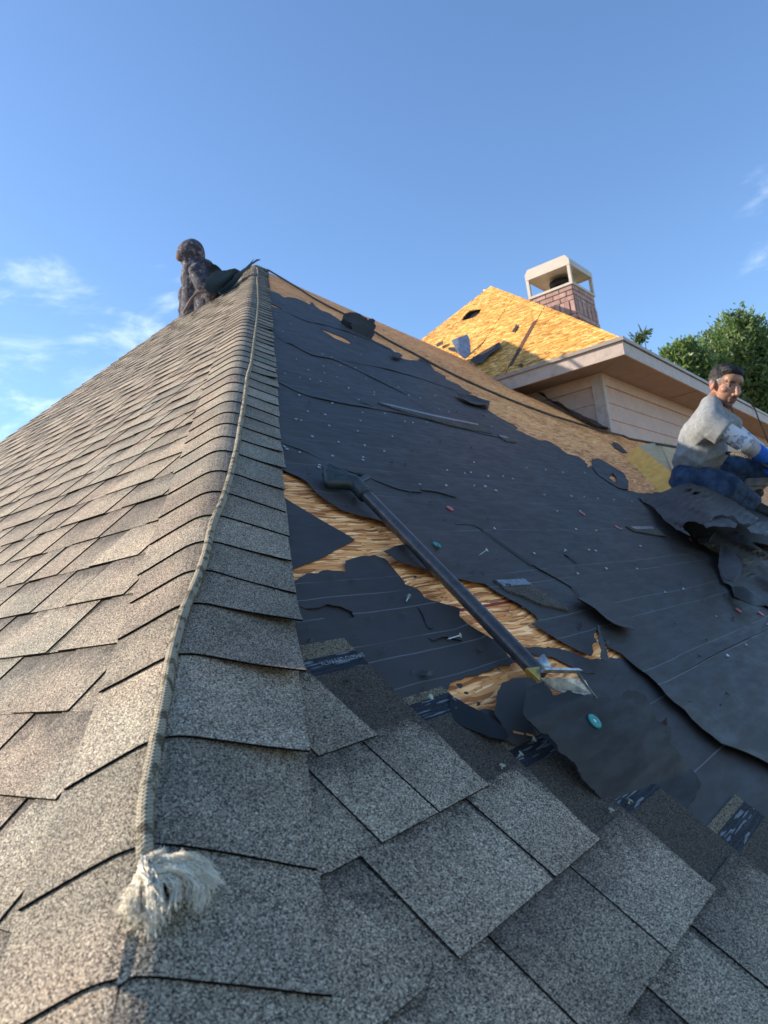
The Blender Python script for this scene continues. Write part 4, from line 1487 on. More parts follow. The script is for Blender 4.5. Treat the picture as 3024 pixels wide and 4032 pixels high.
courses = [('s', .066, .012), ('s', .066, .012), ('s', .066, .012), ('v', .200, .020), ('s', .066, .030), ('s', .066, .030), ('s', .066, .036), ('s', .066, .036), ('s', .066, .036), ('s', .066, .036), ('s', .066, .036), ('s', .066, .036), ('s', .066, .036)]
zt = CZ - .003
lenX, lenY = CX2 - CX, CY2 - CY
for ci, (kind, hgt, proud) in enumerate(courses):
    for face, L in (('x', lenX), ('y', lenY)):
        w = .198 if kind == 's' else .066
        gapb = .010
        pos = (0 if ci % 2 == 0 else -.104) if kind == 's' else 0
        while pos < L - .02:
            a, b_ = max(0, pos), min(L, pos + w)
            if b_ - a > .03:
                pr = proud + (random.uniform(-.002, .002) if kind == 's' else (.010 if int(pos / .076) % 2 else 0))
                mat = random.choice((MBRICK, MBRICK, MBRICK2))
                zc_ = zt - hgt / 2
                ql = round((b_ - a) * 100) / 100 - .002
                if face == 'x':
                    brick((CX + (a + b_) / 2, CY - pr / 2 + .014, zc_), ql, round(pr + .03, 2), hgt - .002, mat)
                else:
                    brick((CX - pr / 2 + .014, CY + (a + b_) / 2, zc_), round(pr + .03, 2), ql, hgt - .002, mat)
            pos += w + gapb
    zt -= hgt + .010
# metal cover on four posts over a round flue
e = .03
cap_z = CZ + .045
part('chimney_cap_base', wbox(CX - e, CX2 + e, CY - e, CY2 + e, CZ - .004, CZ + .035, .004), MCAPM)
pz = .36
hood_parts = []
for (px_, py_) in ((CX - e, CY - e), (CX2 + e - .05, CY - e), (CX - e, CY2 + e - .05), (CX2 + e - .05, CY2 + e - .05)):
    part('cap_post', wbox(px_ + .004, px_ + .05, py_ + .004, py_ + .05, CZ + .034, CZ + pz, .003), MCAPM)
zt0, zt1 = CZ + pz - .07, CZ + pz + .085
bm = bmesh.new()
x0, x1, y0, y1 = CX - e, CX2 + e, CY - e, CY2 + e
ch = .07
rings_ = []
for (ix, iy, z) in ((0, 0, zt0), (0, 0, zt1 - ch), (ch * .75, .0, zt1)):
    rings_.append([bm.verts.new(p) for p in ((x0 + .0, y0 + ix, z), (x1, y0 + ix, z), (x1, y1 - ix, z), (x0, y1 - ix, z))])
for a, b_ in zip(rings_[:-1], rings_[1:]):
    for i in range(4):
        bm.faces.new((a[i], a[(i + 1) % 4], b_[(i + 1) % 4], b_[i]))
bm.faces.new(rings_[-1])
inner = [bm.verts.new(p) for p in ((x0 + .006, y0 + .006, zt0 + .02), (x1 - .006, y0 + .006, zt0 + .02), (x1 - .006, y1 - .006, zt0 + .02), (x0 + .006, y1 - .006, zt0 + .02))]
bm.faces.new(list(reversed(inner)))
for i in range(4):
    bm.faces.new((rings_[0][(i + 1) % 4], rings_[0][i], inner[i], inner[(i + 1) % 4]))
bmesh.ops.recalc_face_normals(bm, faces=bm.faces)
part('cap_hood', bm, MCAPM)
bm = bmesh.new()
cm = Matrix.Translation(((CX + CX2) / 2, (CY + CY2) / 2 - .02, CZ + .12))
bmesh.ops.create_cone(bm, cap_ends=True, segments=28, radius1=.155, radius2=.155, depth=.22, matrix=cm)
bmesh.ops.create_cone(bm, cap_ends=True, segments=28, radius1=.175, radius2=.175, depth=.09, matrix=cm @ Matrix.Translation((0, 0, .085)))
for f_ in bm.faces:
    f_.smooth = len(f_.verts) == 4
part('flue', bm, MBLACKM)

# scraps lying on the sunny upper roof
MGALV = plain_mat('galvanised', (.42, .44, .48), .35, .6, var=.25, scale=25, dirt=.5, dirtcol=(.38, .30, .22))


def up_scrap(name, label, px, mat, h0, lift, cat):
    me = sheet([U2(p) for p in px], Uw, h0, .004, .03, .05, (), .004, 4, .01, .03, lift)
    o = obj(name, me, mat, label=label, category=cat)
    return solid(o, .0015)


g0 = U2((1840, 1416))
ZG = float(M[2] @ (Uw(*U2((1828, 1412))) - C0))
drape('bent grey sheet of flashing standing on the sunny upper roof', [(1777, 1340), (1810, 1327), (1840, 1316), (1847, 1330), (1852, 1358), (1853, 1385), (1849, 1418), (1828, 1412), (1812, 1400), (1801, 1388), (1790, 1365)], lambda x, y, seed: P3(x, y, ZG - .05 + .0022 * (1416 - y) + .0012 * abs(x - 1810)), MGALV, 60.0, name='flashing_sheet', cat='flashing', jag=1)
up_scrap('torn_felt_scrap', 'brown felt strip lying askew on the sunny upper roof', [(1857, 1425), (1900, 1396), (1973, 1357), (1977, 1375), (1935, 1405), (1900, 1440), (1870, 1440)], MFB, .01, lambda u, v, d: .02 * math.exp(-d / .05), 'felt scrap')
up_scrap('torn_felt_scrap', 'tiny black felt flake on the middle of the sunny upper roof', [(2018, 1310), (2028, 1292), (2036, 1280), (2042, 1288), (2034, 1300), (2024, 1314)], MFP, .012, None, 'felt scrap')
up_scrap('torn_felt_scrap', 'dark felt bits at the foot of the flashing sheet', [(1770, 1385), (1790, 1382), (1812, 1385), (1805, 1395), (1795, 1402), (1778, 1395)], MFP, .02, lambda u, v, d: .03, 'felt scrap')
up_scrap('torn_felt_scrap', 'black felt curl beside the long seam of the sunny upper roof', [(1722, 1372), (1735, 1364), (1752, 1358), (1754, 1366), (1742, 1374), (1730, 1380)], MFP, .02, lambda u, v, d: .03, 'felt scrap')
up_scrap('torn_felt_scrap', 'grey felt chip near the eave of the sunny upper roof', [(2040, 1448), (2055, 1434), (2062, 1440), (2056, 1448)], MFP, .012, None, 'felt scrap')
# felt flashing strip along the foot of the upper side wall
lipq = pxR([(2110, 1564), (2200, 1600), (2300, 1648), (2390, 1700)])
o = sub('step_flashing', sheet(pxR([(2104, 1560), (2200, 1598), (2300, 1648), (2395, 1704), (2380, 1712), (2290, 1662), (2190, 1612)]), Rw, .03, .004, .03, .04, (), .01, 4, .04, .04), MFP, right_deck)
solid(o, .003)

# ================================================================== ropes
def rope_mat(name, c1, c2, c3, scale, strands, side=None):
    m, nt, b = new_mat(name)
    uv = node(nt, 'ShaderNodeSeparateXYZ', {0: uvn(nt)})
    P = wpos(nt)
    ang = math_n(nt, 'MULTIPLY', uv.outputs[0], 2 * math.pi * strands)
    ln = math_n(nt, 'MULTIPLY', uv.outputs[1], scale)
    s1 = math_n(nt, 'SINE', math_n(nt, 'ADD', ang, ln))
    s2 = math_n(nt, 'SINE', math_n(nt, 'SUBTRACT', ang, ln))
    br = math_n(nt, 'MAXIMUM', s1, s2)
    n = noise_n(nt, P, 26, 3, .6)
    n2 = noise_n(nt, P, 90, 3, .6)
    w = node(nt, 'ShaderNodeTexNoise', {'Vector': node(nt, 'ShaderNodeCombineXYZ', {0: math_n(nt, 'MULTIPLY', uv.outputs[0], 3), 1: math_n(nt, 'MULTIPLY', uv.outputs[1], 42)}).outputs[0], 'Scale': 1.0, 'Detail': 2})
    c = mixc(nt, maprange(nt, w.outputs[0], .50, .60), c1, c2)
    c = mixc(nt, maprange(nt, n.outputs[0], .56, .66, 0, .7), c, c3)
    c = mixc(nt, maprange(nt, br, -.2, .7, .45, 0), c, (c2[0] * .4, c2[1] * .4, c2[2] * .4))
    c = mixc(nt, maprange(nt, n2.outputs[0], .4, .7, 0, .3), c, c1)
    setb(nt, b, color=c, rough=.85, spec=.2, normal=bump(nt, br, .8, .0022))
    return m


MROPE = rope_mat('tan_rope', (.52, .44, .31), (.15, .12, .075), (.30, .25, .165), 2 * math.pi * 170, 7)
MROPE2 = rope_mat('dark_rope', (.16, .14, .105), (.055, .05, .04), (.10, .09, .07), 2 * math.pi * 60, 3)
MFRAY = plain_mat('frayed_fibre', (.84, .76, .60), 1.0, var=.2, scale=160, spec=.02)
MFRAYD = plain_mat('frayed_core', (.15, .12, .055), .95, var=.3, scale=160, spec=.15)

rpx = [(1012, 1054), (1015, 1075), (1012, 1101), (1014, 1130), (1016, 1191), (1012, 1251), (1002, 1327), (989, 1432), (973, 1487), (962, 1581), (947, 1668), (933, 1762), (904, 1885), (879, 1968), (837, 2059), (818, 2151), (789, 2252), (755, 2334), (717, 2421), (688, 2527), (666, 2633), (653, 2720), (632, 2836), (615, 2923), (593, 3031), (575, 3125), (565, 3234), (571, 3325), (572, 3400)]
pts3 = []
for i, p in enumerate(rpx):
    q = np.array(roof_pt(p, .020))
    pts3.append(q)
rp = smooth_path(pts3, 420)
rr = .0079
# sit on the caps: push each sample outward along the hip's mean normal so it clears the rounded crest
trope = thing('braided_rope', 'tan braided rope with a frayed end lying down the hip of the roof', 'rope', loc=tuple(rp[-1]))
rinv = Matrix.Translation(-Vector(rp[-1]))
o = obj('rope_body', tube(rp, [rr * (1.0 if i < 380 else 1 + .08 * (i - 380) / 40) for i in range(420)], 14), MROPE, trope)
o.matrix_parent_inverse = rinv
end = np.array(roof_pt((572, 3405), .018))


def strands(n, seeds, mat, name, rad=.0006):
    v, f = [], []
    yarns = []
    for _ in range(max(8, n // 95)):
        sd_ = random.choice(seeds)
        yarns.append((sd_, [rng.normal(0, 1, 2) * sd_[1] * k_ for k_ in (.35, .7, 1.0, 1.15)]))
    for _ in range(n):
        ((p0, p1, p2, p3_), spread, h0, h1), off = random.choice(yarns)
        js = [np.array(p) + o_ + rng.normal(0, 1, 2) * sp for p, o_, sp in zip((p0, p1, p2, p3_), off, (4, 7, 10, 17))]
        hs = [h0 + random.uniform(-.004, .008), h1 + random.uniform(-.005, .010), h1 * .8 + random.uniform(-.006, .008), random.uniform(.006, .020)]
        if random.random() < .10:
            hs[3] += .02
        ctrl = [np.array(roof_pt(tuple(a), max(.013, h))) for a, h in zip(js, hs)]
        n0_ = len(v)
        K = 7
        prev = None
        ring = []
        rad_ = rad * random.uniform(.6, 1.3)
        for i in range(K):
            t = i / (K - 1)
            p = ctrl[0] * (1 - t) ** 3 + ctrl[1] * 3 * t * (1 - t) ** 2 + ctrl[2] * 3 * t * t * (1 - t) + ctrl[3] * t ** 3
            p = p + rng.normal(0, .0014, 3)
            d = M.T @ np.array([1, 0, 0])
            e_ = M.T @ np.array([0, .5, -.86])
            for a in (0, 2.1, 4.2):
                v.append(p + (d * math.cos(a) + e_ * math.sin(a)) * rad_ * (1.1 - .7 * t))
        for i in range(K - 1):
            for a in range(3):
                b2 = (a + 1) % 3
                f.append((n0_ + 3 * i + a, n0_ + 3 * i + b2, n0_ + 3 * i + 3 + b2, n0_ + 3 * i + 3 + a))
    return mesh(v, f, smooth=True)


seeds_l = [(((575, 3395), (590, 3470), (610, 3530), (600, 3610)), 30, .024, .034),
           (((580, 3400), (625, 3480), (650, 3540), (575, 3620)), 34, .026, .036),
           (((578, 3400), (600, 3460), (590, 3540), (605, 3650)), 30, .024, .030),
           (((575, 3395), (555, 3470), (520, 3530), (500, 3590)), 20, .020, .024),
           (((590, 3400), (680, 3380), (780, 3385), (825, 3470)), 26, .024, .036),
           (((600, 3420), (700, 3400), (800, 3430), (770, 3540)), 26, .026, .038),
           (((620, 3460), (690, 3450), (740, 3500), (700, 3590)), 20, .026, .034),
           (((575, 3400), (600, 3370), (640, 3350), (655, 3350)), 14, .024, .034)]
o = obj('frayed_strands', strands(3400, seeds_l, MFRAY, 'frayed_strands', .00075), MFRAY, trope, kind='stuff')
o.matrix_parent_inverse = rinv
seeds_d = [(((640, 3420), (665, 3450), (690, 3560), (700, 3640)), 14, .020, .018), (((520, 3560), (500, 3590), (490, 3620), (480, 3640)), 10, .016, .014), (((640, 3440), (660, 3480), (650, 3550), (660, 3600)), 12, .02, .016)]
o = obj('rope_core', strands(170, seeds_d, MFRAYD, 'rope_core', .0009), MFRAYD, trope, kind='stuff')
o.matrix_parent_inverse = rinv

# dark safety rope: from the ridge over the bare boards, then slack in the air to the seated man
r2 = [(1052, 1069), (1113, 1106), (1167, 1139), (1230, 1181), (1290, 1214), (1348, 1242), (1410, 1280), (1472, 1316), (1520, 1346), (1581, 1379), (1650, 1414), (1701, 1444), (1762, 1475), (1831, 1509), (1890, 1535), (1958, 1565), (2052, 1603), (2161, 1643), (2266, 1674), (2349, 1701), (2414, 1716), (2450, 1724)]
pp = [np.array(Rw(*R2(p), .022)) for p in r2]
zs = float(M[2] @ (pp[-1] - C0))
air = [(2479, 1728), (2571, 1745), (2636, 1756), (2712, 1770), (2788, 1778), (2870, 1784), (2920, 1790), (2960, 1806)]
for i, p in enumerate(air):
    t = (i + 1) / len(air)
    pp.append(np.array(P3(p[0], p[1], zs + (4.28 - zs) * min(1, t * 1.25) ** .8)))
o = obj('safety_rope', tube(smooth_path(pp, 260), .0105, 10), MROPE2, label='dark twisted safety rope running over the bare boards to the seated man', category='rope')

# ropes let down from the eave of the upper storey
for lab, pxs in (('thin rope hanging from the eave behind the head of the seated man', [(2868, 1575), (2878, 1600), (2890, 1640), (2905, 1672), (2922, 1700), (2945, 1742), (2975, 1800)]),
                 ('thin rope hanging from the eave at the right edge of the photo', [(2930, 1560), (2955, 1580), (2970, 1605), (2985, 1645), (3005, 1690), (3026, 1745), (3050, 1800)])):
    q = []
    for i, p in enumerate(pxs):
        rr_ = ray(p)
        t = (YF - .028) / rr_[1]
        t -= .12 * max(0, i - 2)
        q.append(rr_ * t + C0)
    obj('hanging_rope', tube(smooth_path(q, 50), .010, 8), MROPE2, label=lab, category='rope', group='ropes hanging from the upper eave')

# ================================================================== roofing shovel
MHAND = plain_mat('shovel_handle_paint', (.085, .080, .076), .33, .45, var=.3, scale=30, dirt=.5, dirtcol=(.16, .15, .14), bmp=.08, bscale=40)
MGRIP = plain_mat('shovel_grip_plastic', (.030, .038, .036), .5, var=.3, scale=25, dirt=.45, dirtcol=(.075, .08, .07), bmp=.1, bscale=80)
MBLADE = plain_mat('shovel_blade_steel', (.50, .50, .49), .42, .75, var=.4, scale=40, dirt=.5, dirtcol=(.13, .10, .08), bmp=.25, bscale=90)
MYEL = plain_mat('yellow_paint', (.42, .32, .07), .6, var=.4, scale=60, dirt=.7, dirtcol=(.12, .10, .06), bmp=.2)
shov = thing('roofing_shovel', 'black handled roofing shovel lying across the torn felt', 'shovel', loc=tuple(Rw(*R2((2110, 2640)), .02)))
sinv = Matrix.Translation(-shov.location)


def sp(name, me, mat, parent=None):
    o = obj(name, me, mat, parent or shov)
    if parent is None:
        o.matrix_parent_inverse = sinv
    return o


A_ = ray((1425, 1932)) * tR((1425, 1932), .040) + C0
B_ = ray((2112, 2645)) * tR((2112, 2645), .034) + C0
ax = (B_ - A_) / np.linalg.norm(B_ - A_)
hp = smooth_path([A_ - ax * .02, A_, (A_ + B_) / 2, B_, B_ + ax * .01], 40)
hd_ = sp('handle', tube(hp, .0165, 24), MHAND)
# D grip: collar, two arms and a cross bar, lying in the plane of the slope, plus the web
nn = NR - ax * (NR @ ax); nn /= np.linalg.norm(nn)
sd = np.cross(ax, nn)
if sd @ V3(1, -1, 0) < 0:
    sd = -sd                                # towards the upper right of the photo


def gp(px, h):
    return ray(px) * tR(px, h) + C0


def blob(prims, voxel, smooth=2, name='blob'):
    """Closed rounded primitives fused into one continuous skin. prims: ('c', p0, r0, p1, r1) tapered capsule, ('e', c, (rx, ry, rz), 3x3) ellipsoid."""
    bm = bmesh.new()
    for pr in prims:
        if pr[0] == 'e':
            c, rad = pr[1], pr[2]
            R_ = Matrix(pr[3]) if len(pr) > 3 else Matrix.Identity(3)
            mt = Matrix.Translation(Vector(c)) @ R_.to_4x4() @ Matrix.Diagonal((*rad, 1))
            bmesh.ops.create_icosphere(bm, subdivisions=3, radius=1.0, matrix=mt)
        else:
            p0, r0, p1, r1 = Vector(pr[1]), pr[2], Vector(pr[3]), pr[4]
            d = p1 - p0
            L = d.length
            q = d.to_track_quat('Z', 'Y').to_matrix().to_4x4()
            n = 16
            cols = []
            for t in np.linspace(0, 1, 5):
                cols.append((t * L, r0 + (r1 - r0) * t))
            prof = [(-r0 * math.cos(a), r0 * math.sin(a)) for a in np.linspace(0, math.pi / 2, 5)[:-1]] + cols + [(L + r1 * math.sin(a), r1 * math.cos(a)) for a in np.linspace(0, math.pi / 2, 5)[1:]]
            if len(pr) > 5 and pr[5] == 'flat':
                prof = [(-r0 * math.cos(a), r0 * math.sin(a)) for a in np.linspace(0, math.pi / 2, 5)[:-1]] + cols + [(L, r1 * .5), (L, 0)]
            rings = []
            for z, rr_ in prof:
                if rr_ < 1e-6:
                    rings.append([bm.verts.new(p0 + q.to_3x3() @ Vector((0, 0, z)))])
                else:
                    rings.append([bm.verts.new(p0 + q.to_3x3() @ Vector((rr_ * math.cos(2 * math.pi * k / n), rr_ * math.sin(2 * math.pi * k / n), z))) for k in range(n)])
            for a, b in zip(rings[:-1], rings[1:]):
                for k in range(n):
                    k2 = (k + 1) % n
                    if len(a) == 1:
                        bm.faces.new((a[0], b[k2], b[k]))
                    elif len(b) == 1:
                        bm.faces.new((a[k], a[k2], b[0]))
                    else:
                        bm.faces.new((a[k], a[k2], b[k2], b[k]))
    bmesh.ops.recalc_face_normals(bm, faces=bm.faces)
    me = bpy.data.meshes.new(name)
    bm.to_mesh(me)
    bm.free()
    o = bpy.data.objects.new('tmp', me)
    COL.objects.link(o)
    md = o.modifiers.new('r', 'REMESH')
    md.mode = 'VOXEL'
    md.voxel_size = voxel
    if smooth:
        ms = o.modifiers.new('s', 'SMOOTH')
        ms.iterations = smooth
        ms.factor = .5
    dg = bpy.context.evaluated_depsgraph_get()
    dg.update()
    out = bpy.data.meshes.new_from_object(o.evaluated_get(dg))
    bpy.data.objects.remove(o)
    bpy.data.meshes.remove(me)
    out.polygons.foreach_set('use_smooth', [True] * len(out.polygons))
    return out


e1 = gp((1292, 1845), .045)
e2 = gp((1296, 1900), .030)
neck = gp((1398, 1905), .042)
col_a, col_b = gp((1402, 1908), .042), gp((1436, 1945), .041)
loop = gp((1446, 1880), .046)
loop0 = gp((1412, 1866), .046)
bar1 = gp((1300, 1836), .050)
grip = blob([('c', e1, .016, e2, .016), ('c', (e1 + e2) / 2, .017, neck, .020), ('c', e1, .017, neck, .021), ('c', e2, .016, neck, .020), ('c', gp((1292, 1868), .038), .018, neck, .022), ('c', neck, .021, col_b, .0215, 'flat'),
             ('c', gp((1303, 1834), .050), .0045, loop0, .0042), ('c', loop0, .006, loop, .009), ('c', loop, .0095, neck, .012), ('c', gp((1300, 1838), .05), .007, gp((1398, 1885), .046), .007)], .0028, 4)
sp('grip', grip, MGRIP)
sp('collar', tube([col_b - ax * .004, col_b + ax * .005], .0215, 24), MGRIP)
# socket and blade, in slope coordinates
q0 = R2((2112, 2650))
ub, vb2 = ray((2150, 2640)) * tR((2150, 2640), .03), None


def bp(px, h):                              # a point above the slope that shows at this pixel
    return ray(px) * tR(px, h) + C0


sp('socket', tube([bp((2118, 2600), .040), bp((2162, 2645), .034)], [.0175, .010], 20), MBLADE)


def plate(pts_a, th, mat, name):
    top_ = [np.array(p) for p in pts_a]
    nrm = np.cross(top_[1] - top_[0], top_[2] - top_[0]); nrm /= np.linalg.norm(nrm)
    n = len(top_)
    me = mesh(top_ + [p - nrm * th for p in top_], [tuple(range(n)), tuple(range(2 * n - 1, n - 1, -1))] + [(i, (i + 1) % n, n + (i + 1) % n, n + i) for i in range(n)])
    bm = bmesh.new()
    bm.from_mesh(me)
    bmesh.ops.recalc_face_normals(bm, faces=bm.faces)
    return sp(name, bm, mat)


plate([bp((2066, 2634), .040), bp((2118, 2628), .048), bp((2121, 2684), .030), bp((2074, 2668), .016)], .006, MYEL, 'foot_step')
plate([bp((2117, 2626), .050), bp((2126, 2640), .050), bp((2132, 2688), .030), bp((2120, 2690), .024)], .004, MBLADE, 'side_plate')
plate([bp((2124, 2672), .034), bp((2200, 2668), .036), bp((2300, 2680), .034), bp((2330, 2735), .014), bp((2250, 2738), .012), bp((2190, 2722), .014), bp((2140, 2700), .022)], .003, MBLADE, 'blade')
plate([bp((2126, 2641), .049), bp((2262, 2643), .049), bp((2278, 2652), .047), bp((2130, 2650), .047)], .012, MBLADE, 'top_flange')
plate([bp((2262, 2640), .050), bp((2276, 2645), .050), bp((2352, 2750), .010), bp((2334, 2738), .012), bp((2290, 2680), .034)], .004, MBLADE, 'side_plate')

# ================================================================== foam block
MFOAM = plain_mat('yellow_foam', (.98, .52, .13), .95, var=.14, scale=14, dirt=.25, dirtcol=(.33, .22, .07), bmp=.5, bscale=45, spec=.1, bdist=.006)
MFOAMT = plain_mat('foam_skin', (.66, .45, .25), .95, var=.10, scale=14, bmp=.3, bscale=60, spec=.1)
fa = ray((2462, 1798)) * tR((2462, 1798)) + C0
fd = ray((2600, 1940)) * tR((2600, 1940)) + C0
ln = fd - fa
hF = .16
b1 = P3(2509, 1754, float(M[2] @ (fa - C0)) + .01)
c1 = P3(2701, 1903, float(M[2] @ (fd - C0)) + .01)
wd = np.array([.40, .06, .03])
foam = thing('foam_block', 'yellow foam block with pitted face beside the seated man', 'foam block', loc=tuple(fa))


def grid_face(p00, p10, p01, p11, nx, ny, amp, nrm):
    v, f = [], []
    for j in range(ny + 1):
        for i in range(nx + 1):
            s, t = i / nx, j / ny
            p = p00 * (1 - s) * (1 - t) + p10 * s * (1 - t) + p01 * (1 - s) * t + p11 * s * t
            e = min(s, 1 - s, t, 1 - t)
            k = min(1, e * 8)
            q = noise.noise(Vector(p) * 9) * amp
            pit = noise.noise(Vector(p) * 32 + Vector((4, 2, 7)))
            if pit > .42:
                q -= (pit - .42) * .10
            v.append(p + nrm * q * k)
    for j in range(ny):
        for i in range(nx):
            a = j * (nx + 1) + i
            f.append((a, a + 1, a + nx + 2, a + nx + 1))
    return v, f


nF = np.cross(b1 - fa, fd - fa); nF /= np.linalg.norm(nF)
if nF @ V3(0, 0, -1) < 0:
    nF = -nF
ft, fdp = fa, fd
V_, F_ = [], []
faces_ = [(fa, fd, b1, c1, 26, 12, nF), (b1, c1, b1 + wd, c1 + wd, 20, 14, NR), (fa, b1, fa + wd, b1 + wd, 8, 8, -ln / np.linalg.norm(ln)), (fd, c1, fd + wd, c1 + wd, 8, 8, ln / np.linalg.norm(ln)), (fa + wd, fd + wd, b1 + wd, c1 + wd, 8, 4, -nF), (fa, fd, fa + wd, fd + wd, 8, 4, -NR)]
for i, fc in enumerate(faces_):
    v, f = grid_face(*fc[:6], .006, fc[6])
    if i == 0 or i >= 2:
        n = len(V_)
        V_ += v
        F_ += [tuple(a + n for a in q) for q in f]
    else:
        top_me = mesh(v, f, True)
me = mesh(V_, F_)
bm = bmesh.new()
bm.from_mesh(me)
bmesh.ops.remove_doubles(bm, verts=bm.verts, dist=.002)
bmesh.ops.recalc_face_normals(bm, faces=bm.faces)
for f_ in bm.faces:
    f_.smooth = True
o = obj('slab', bm, MFOAM, foam)
o.matrix_parent_inverse = Matrix.Translation(-foam.location)
o = obj('top_skin', top_me, MFOAMT, foam)
o.matrix_parent_inverse = Matrix.Translation(-foam.location)
zA, zD = float(M[2] @ (fa - C0)), float(M[2] @ (fd - C0))
ring = [b1 + np.array([0, 0, .001]), P3(2575, 1744, zA + .16), P3(2600, 1746, zA + .22), P3(2642, 1732, zA + .30), P3(2663, 1775, zA + .22), P3(2655, 1868, zD + .16), c1 + np.array([0, 0, .001])]
nr_ = len(ring)
me = mesh(ring + [p + np.array([.02, .01, -.07]) for p in ring], [tuple(range(nr_)), tuple(range(2 * nr_ - 1, nr_ - 1, -1))] + [(i, (i + 1) % nr_, nr_ + (i + 1) % nr_, nr_ + i) for i in range(nr_)])
bm = bmesh.new()
bm.from_mesh(me)
bmesh.ops.triangulate(bm, faces=bm.faces)
bmesh.ops.recalc_face_normals(bm, faces=bm.faces)
o = obj('raised_corner', bm, MFOAMT, foam)
o.matrix_parent_inverse = Matrix.Translation(-foam.location)


# ================================================================== people
def paint(me, fn):
    at = me.color_attributes.new('Col', 'FLOAT_COLOR', 'POINT')
    c = np.ones((len(me.vertices), 4), np.float32)
    for i, v in enumerate(me.vertices):
        c[i, :3] = fn(v.co)
    at.data.foreach_set('color', c.ravel())


def lerp(a, b, t):
    t = min(1, max(0, t))
    return tuple(x + (y - x) * t for x, y in zip(a, b))


def sstep(a, b, x):
    t = min(1, max(0, (x - a) / (b - a)))
    return t * t * (3 - 2 * t)


def displace(me, fn):
    n = np.zeros(len(me.vertices) * 3, np.float32)
    me.vertices.foreach_get('normal', n)
    n = n.reshape(-1, 3)
    for i, v in enumerate(me.vertices):
        d = fn(v.co, n[i])
        v.co += Vector(n[i]) * d


# ---- the seated man
Zm = 4.55
pelv = P3(2735, 1880, 4.66)
man = thing('person', 'dark haired man in grey t-shirt and blue jeans seated on the roof looking back', 'person', loc=tuple(pelv))
minv = Matrix.Translation(-man.location)


def mp(name, me, mat, parent=None):
    o = obj(name, me, mat, parent or man)
    o.matrix_parent_inverse = minv if parent is None else Matrix()
    return o


SK = (.33, .165, .10)
SKR = (.42, .185, .125)
STUB = (.085, .052, .04)
HAIR = (.012, .010, .010)
# head frame
hc = P3(2856, 1522, Zm)
fwd = V3(.27, .27, -.92); fwd /= np.linalg.norm(fwd)
upv = V3(.20, -.95, -.25)
upv -= fwd * (upv @ fwd); upv /= np.linalg.norm(upv)
lat = np.cross(fwd, upv)
HS = 1.05
HM = np.stack([lat, fwd, upv], 1)            # columns: side, forward, up


def hp_(x, y, z):
    return hc + HM @ np.array([x, y, z]) * HS


def he(x, y, z, rx, ry, rz):
    return ('e', hp_(x, y, z), (rx * HS, ry * HS, rz * HS), HM.tolist())


head = [he(0, -.018, .028, .074, .094, .086), he(0, .035, -.025, .060, .060, .082), he(0, .030, -.078, .051, .052, .034), he(0, .070, -.098, .022, .020, .018), he(0, .052, .045, .056, .040, .038),
        ('c', hp_(0, .088, .016), .009, hp_(0, .112, -.030), .0125), he(.012, .098, -.036, .009, .011, .008), he(-.012, .098, -.036, .009, .011, .008), he(0, .110, -.032, .012, .010, .010),
        ('c', hp_(-.040, .074, .027), .011, hp_(.040, .074, .027), .011), he(.044, .052, -.018, .022, .026, .020), he(-.044, .052, -.018, .022, .026, .020),
        ('c', hp_(-.020, .086, -.062), .0075, hp_(.020, .086, -.062), .0075), ('c', hp_(-.015, .086, -.073), .0075, hp_(.015, .086, -.073), .0075), he(0, .084, -.052, .026, .016, .012),
        he(.032, .069, .004, .013, .011, .008), he(-.032, .069, .004, .013, .011, .008),
        he(.078, -.012, -.004, .009, .020, .032), he(-.078, -.012, -.004, .009, .020, .032), he(.080, -.020, .008, .012, .016, .022), he(-.080, -.020, .008, .012, .016, .022)]
sh_n = P3(2800, 1668, 4.36)                   # near shoulder
sh_f = P3(2812, 1640, 4.76)
neckb = P3(2800, 1598, 4.56)
chest = P3(2762, 1720, 4.58)
belly = P3(2768, 1775, 4.58)
elb = P3(2930, 1744, 4.30)
wri = P3(3006, 1796, 4.36)
elb_f = P3(2935, 1735, 4.80)
wri_f = P3(3045, 1822, 4.52)
hip_n_ = P3(2718, 1902, 4.56)
hip_f = P3(2760, 1872, 4.82)
kn_n = P3(2848, 1914, 4.48)
an_n = P3(2955, 1982, 4.62)
kn_f = P3(3052, 1842, 4.66)
an_f = P3(2925, 1934, 4.74)
body = head + [('c', hp_(0, -.028, -.06), .052, neckb, .060), ('c', neckb, .058, chest, .10), ('c', chest, .105, belly, .12), ('c', belly, .12, pelv, .12),
               ('c', neckb, .055, sh_n, .055), ('c', neckb, .055, sh_f, .055), ('c', sh_n, .048, elb, .040), ('c', elb, .039, wri, .028), ('c', sh_f, .048, elb_f, .040), ('c', elb_f, .039, wri_f, .028),
               ('c', hip_n_, .085, kn_n, .060), ('c', kn_n, .056, an_n, .036), ('c', hip_f, .085, kn_f, .060), ('c', kn_f, .056, an_f, .036), ('c', pelv, .1, hip_n_, .09), ('c', pelv, .1, hip_f, .09),
               ('c', an_f, .036, P3(2962, 1944, 4.70), .034), ('c', an_n, .036, P3(2990, 2002, 4.60), .036)]
bme = blob(body, .0042, 2, 'body')
HMi = HM.T


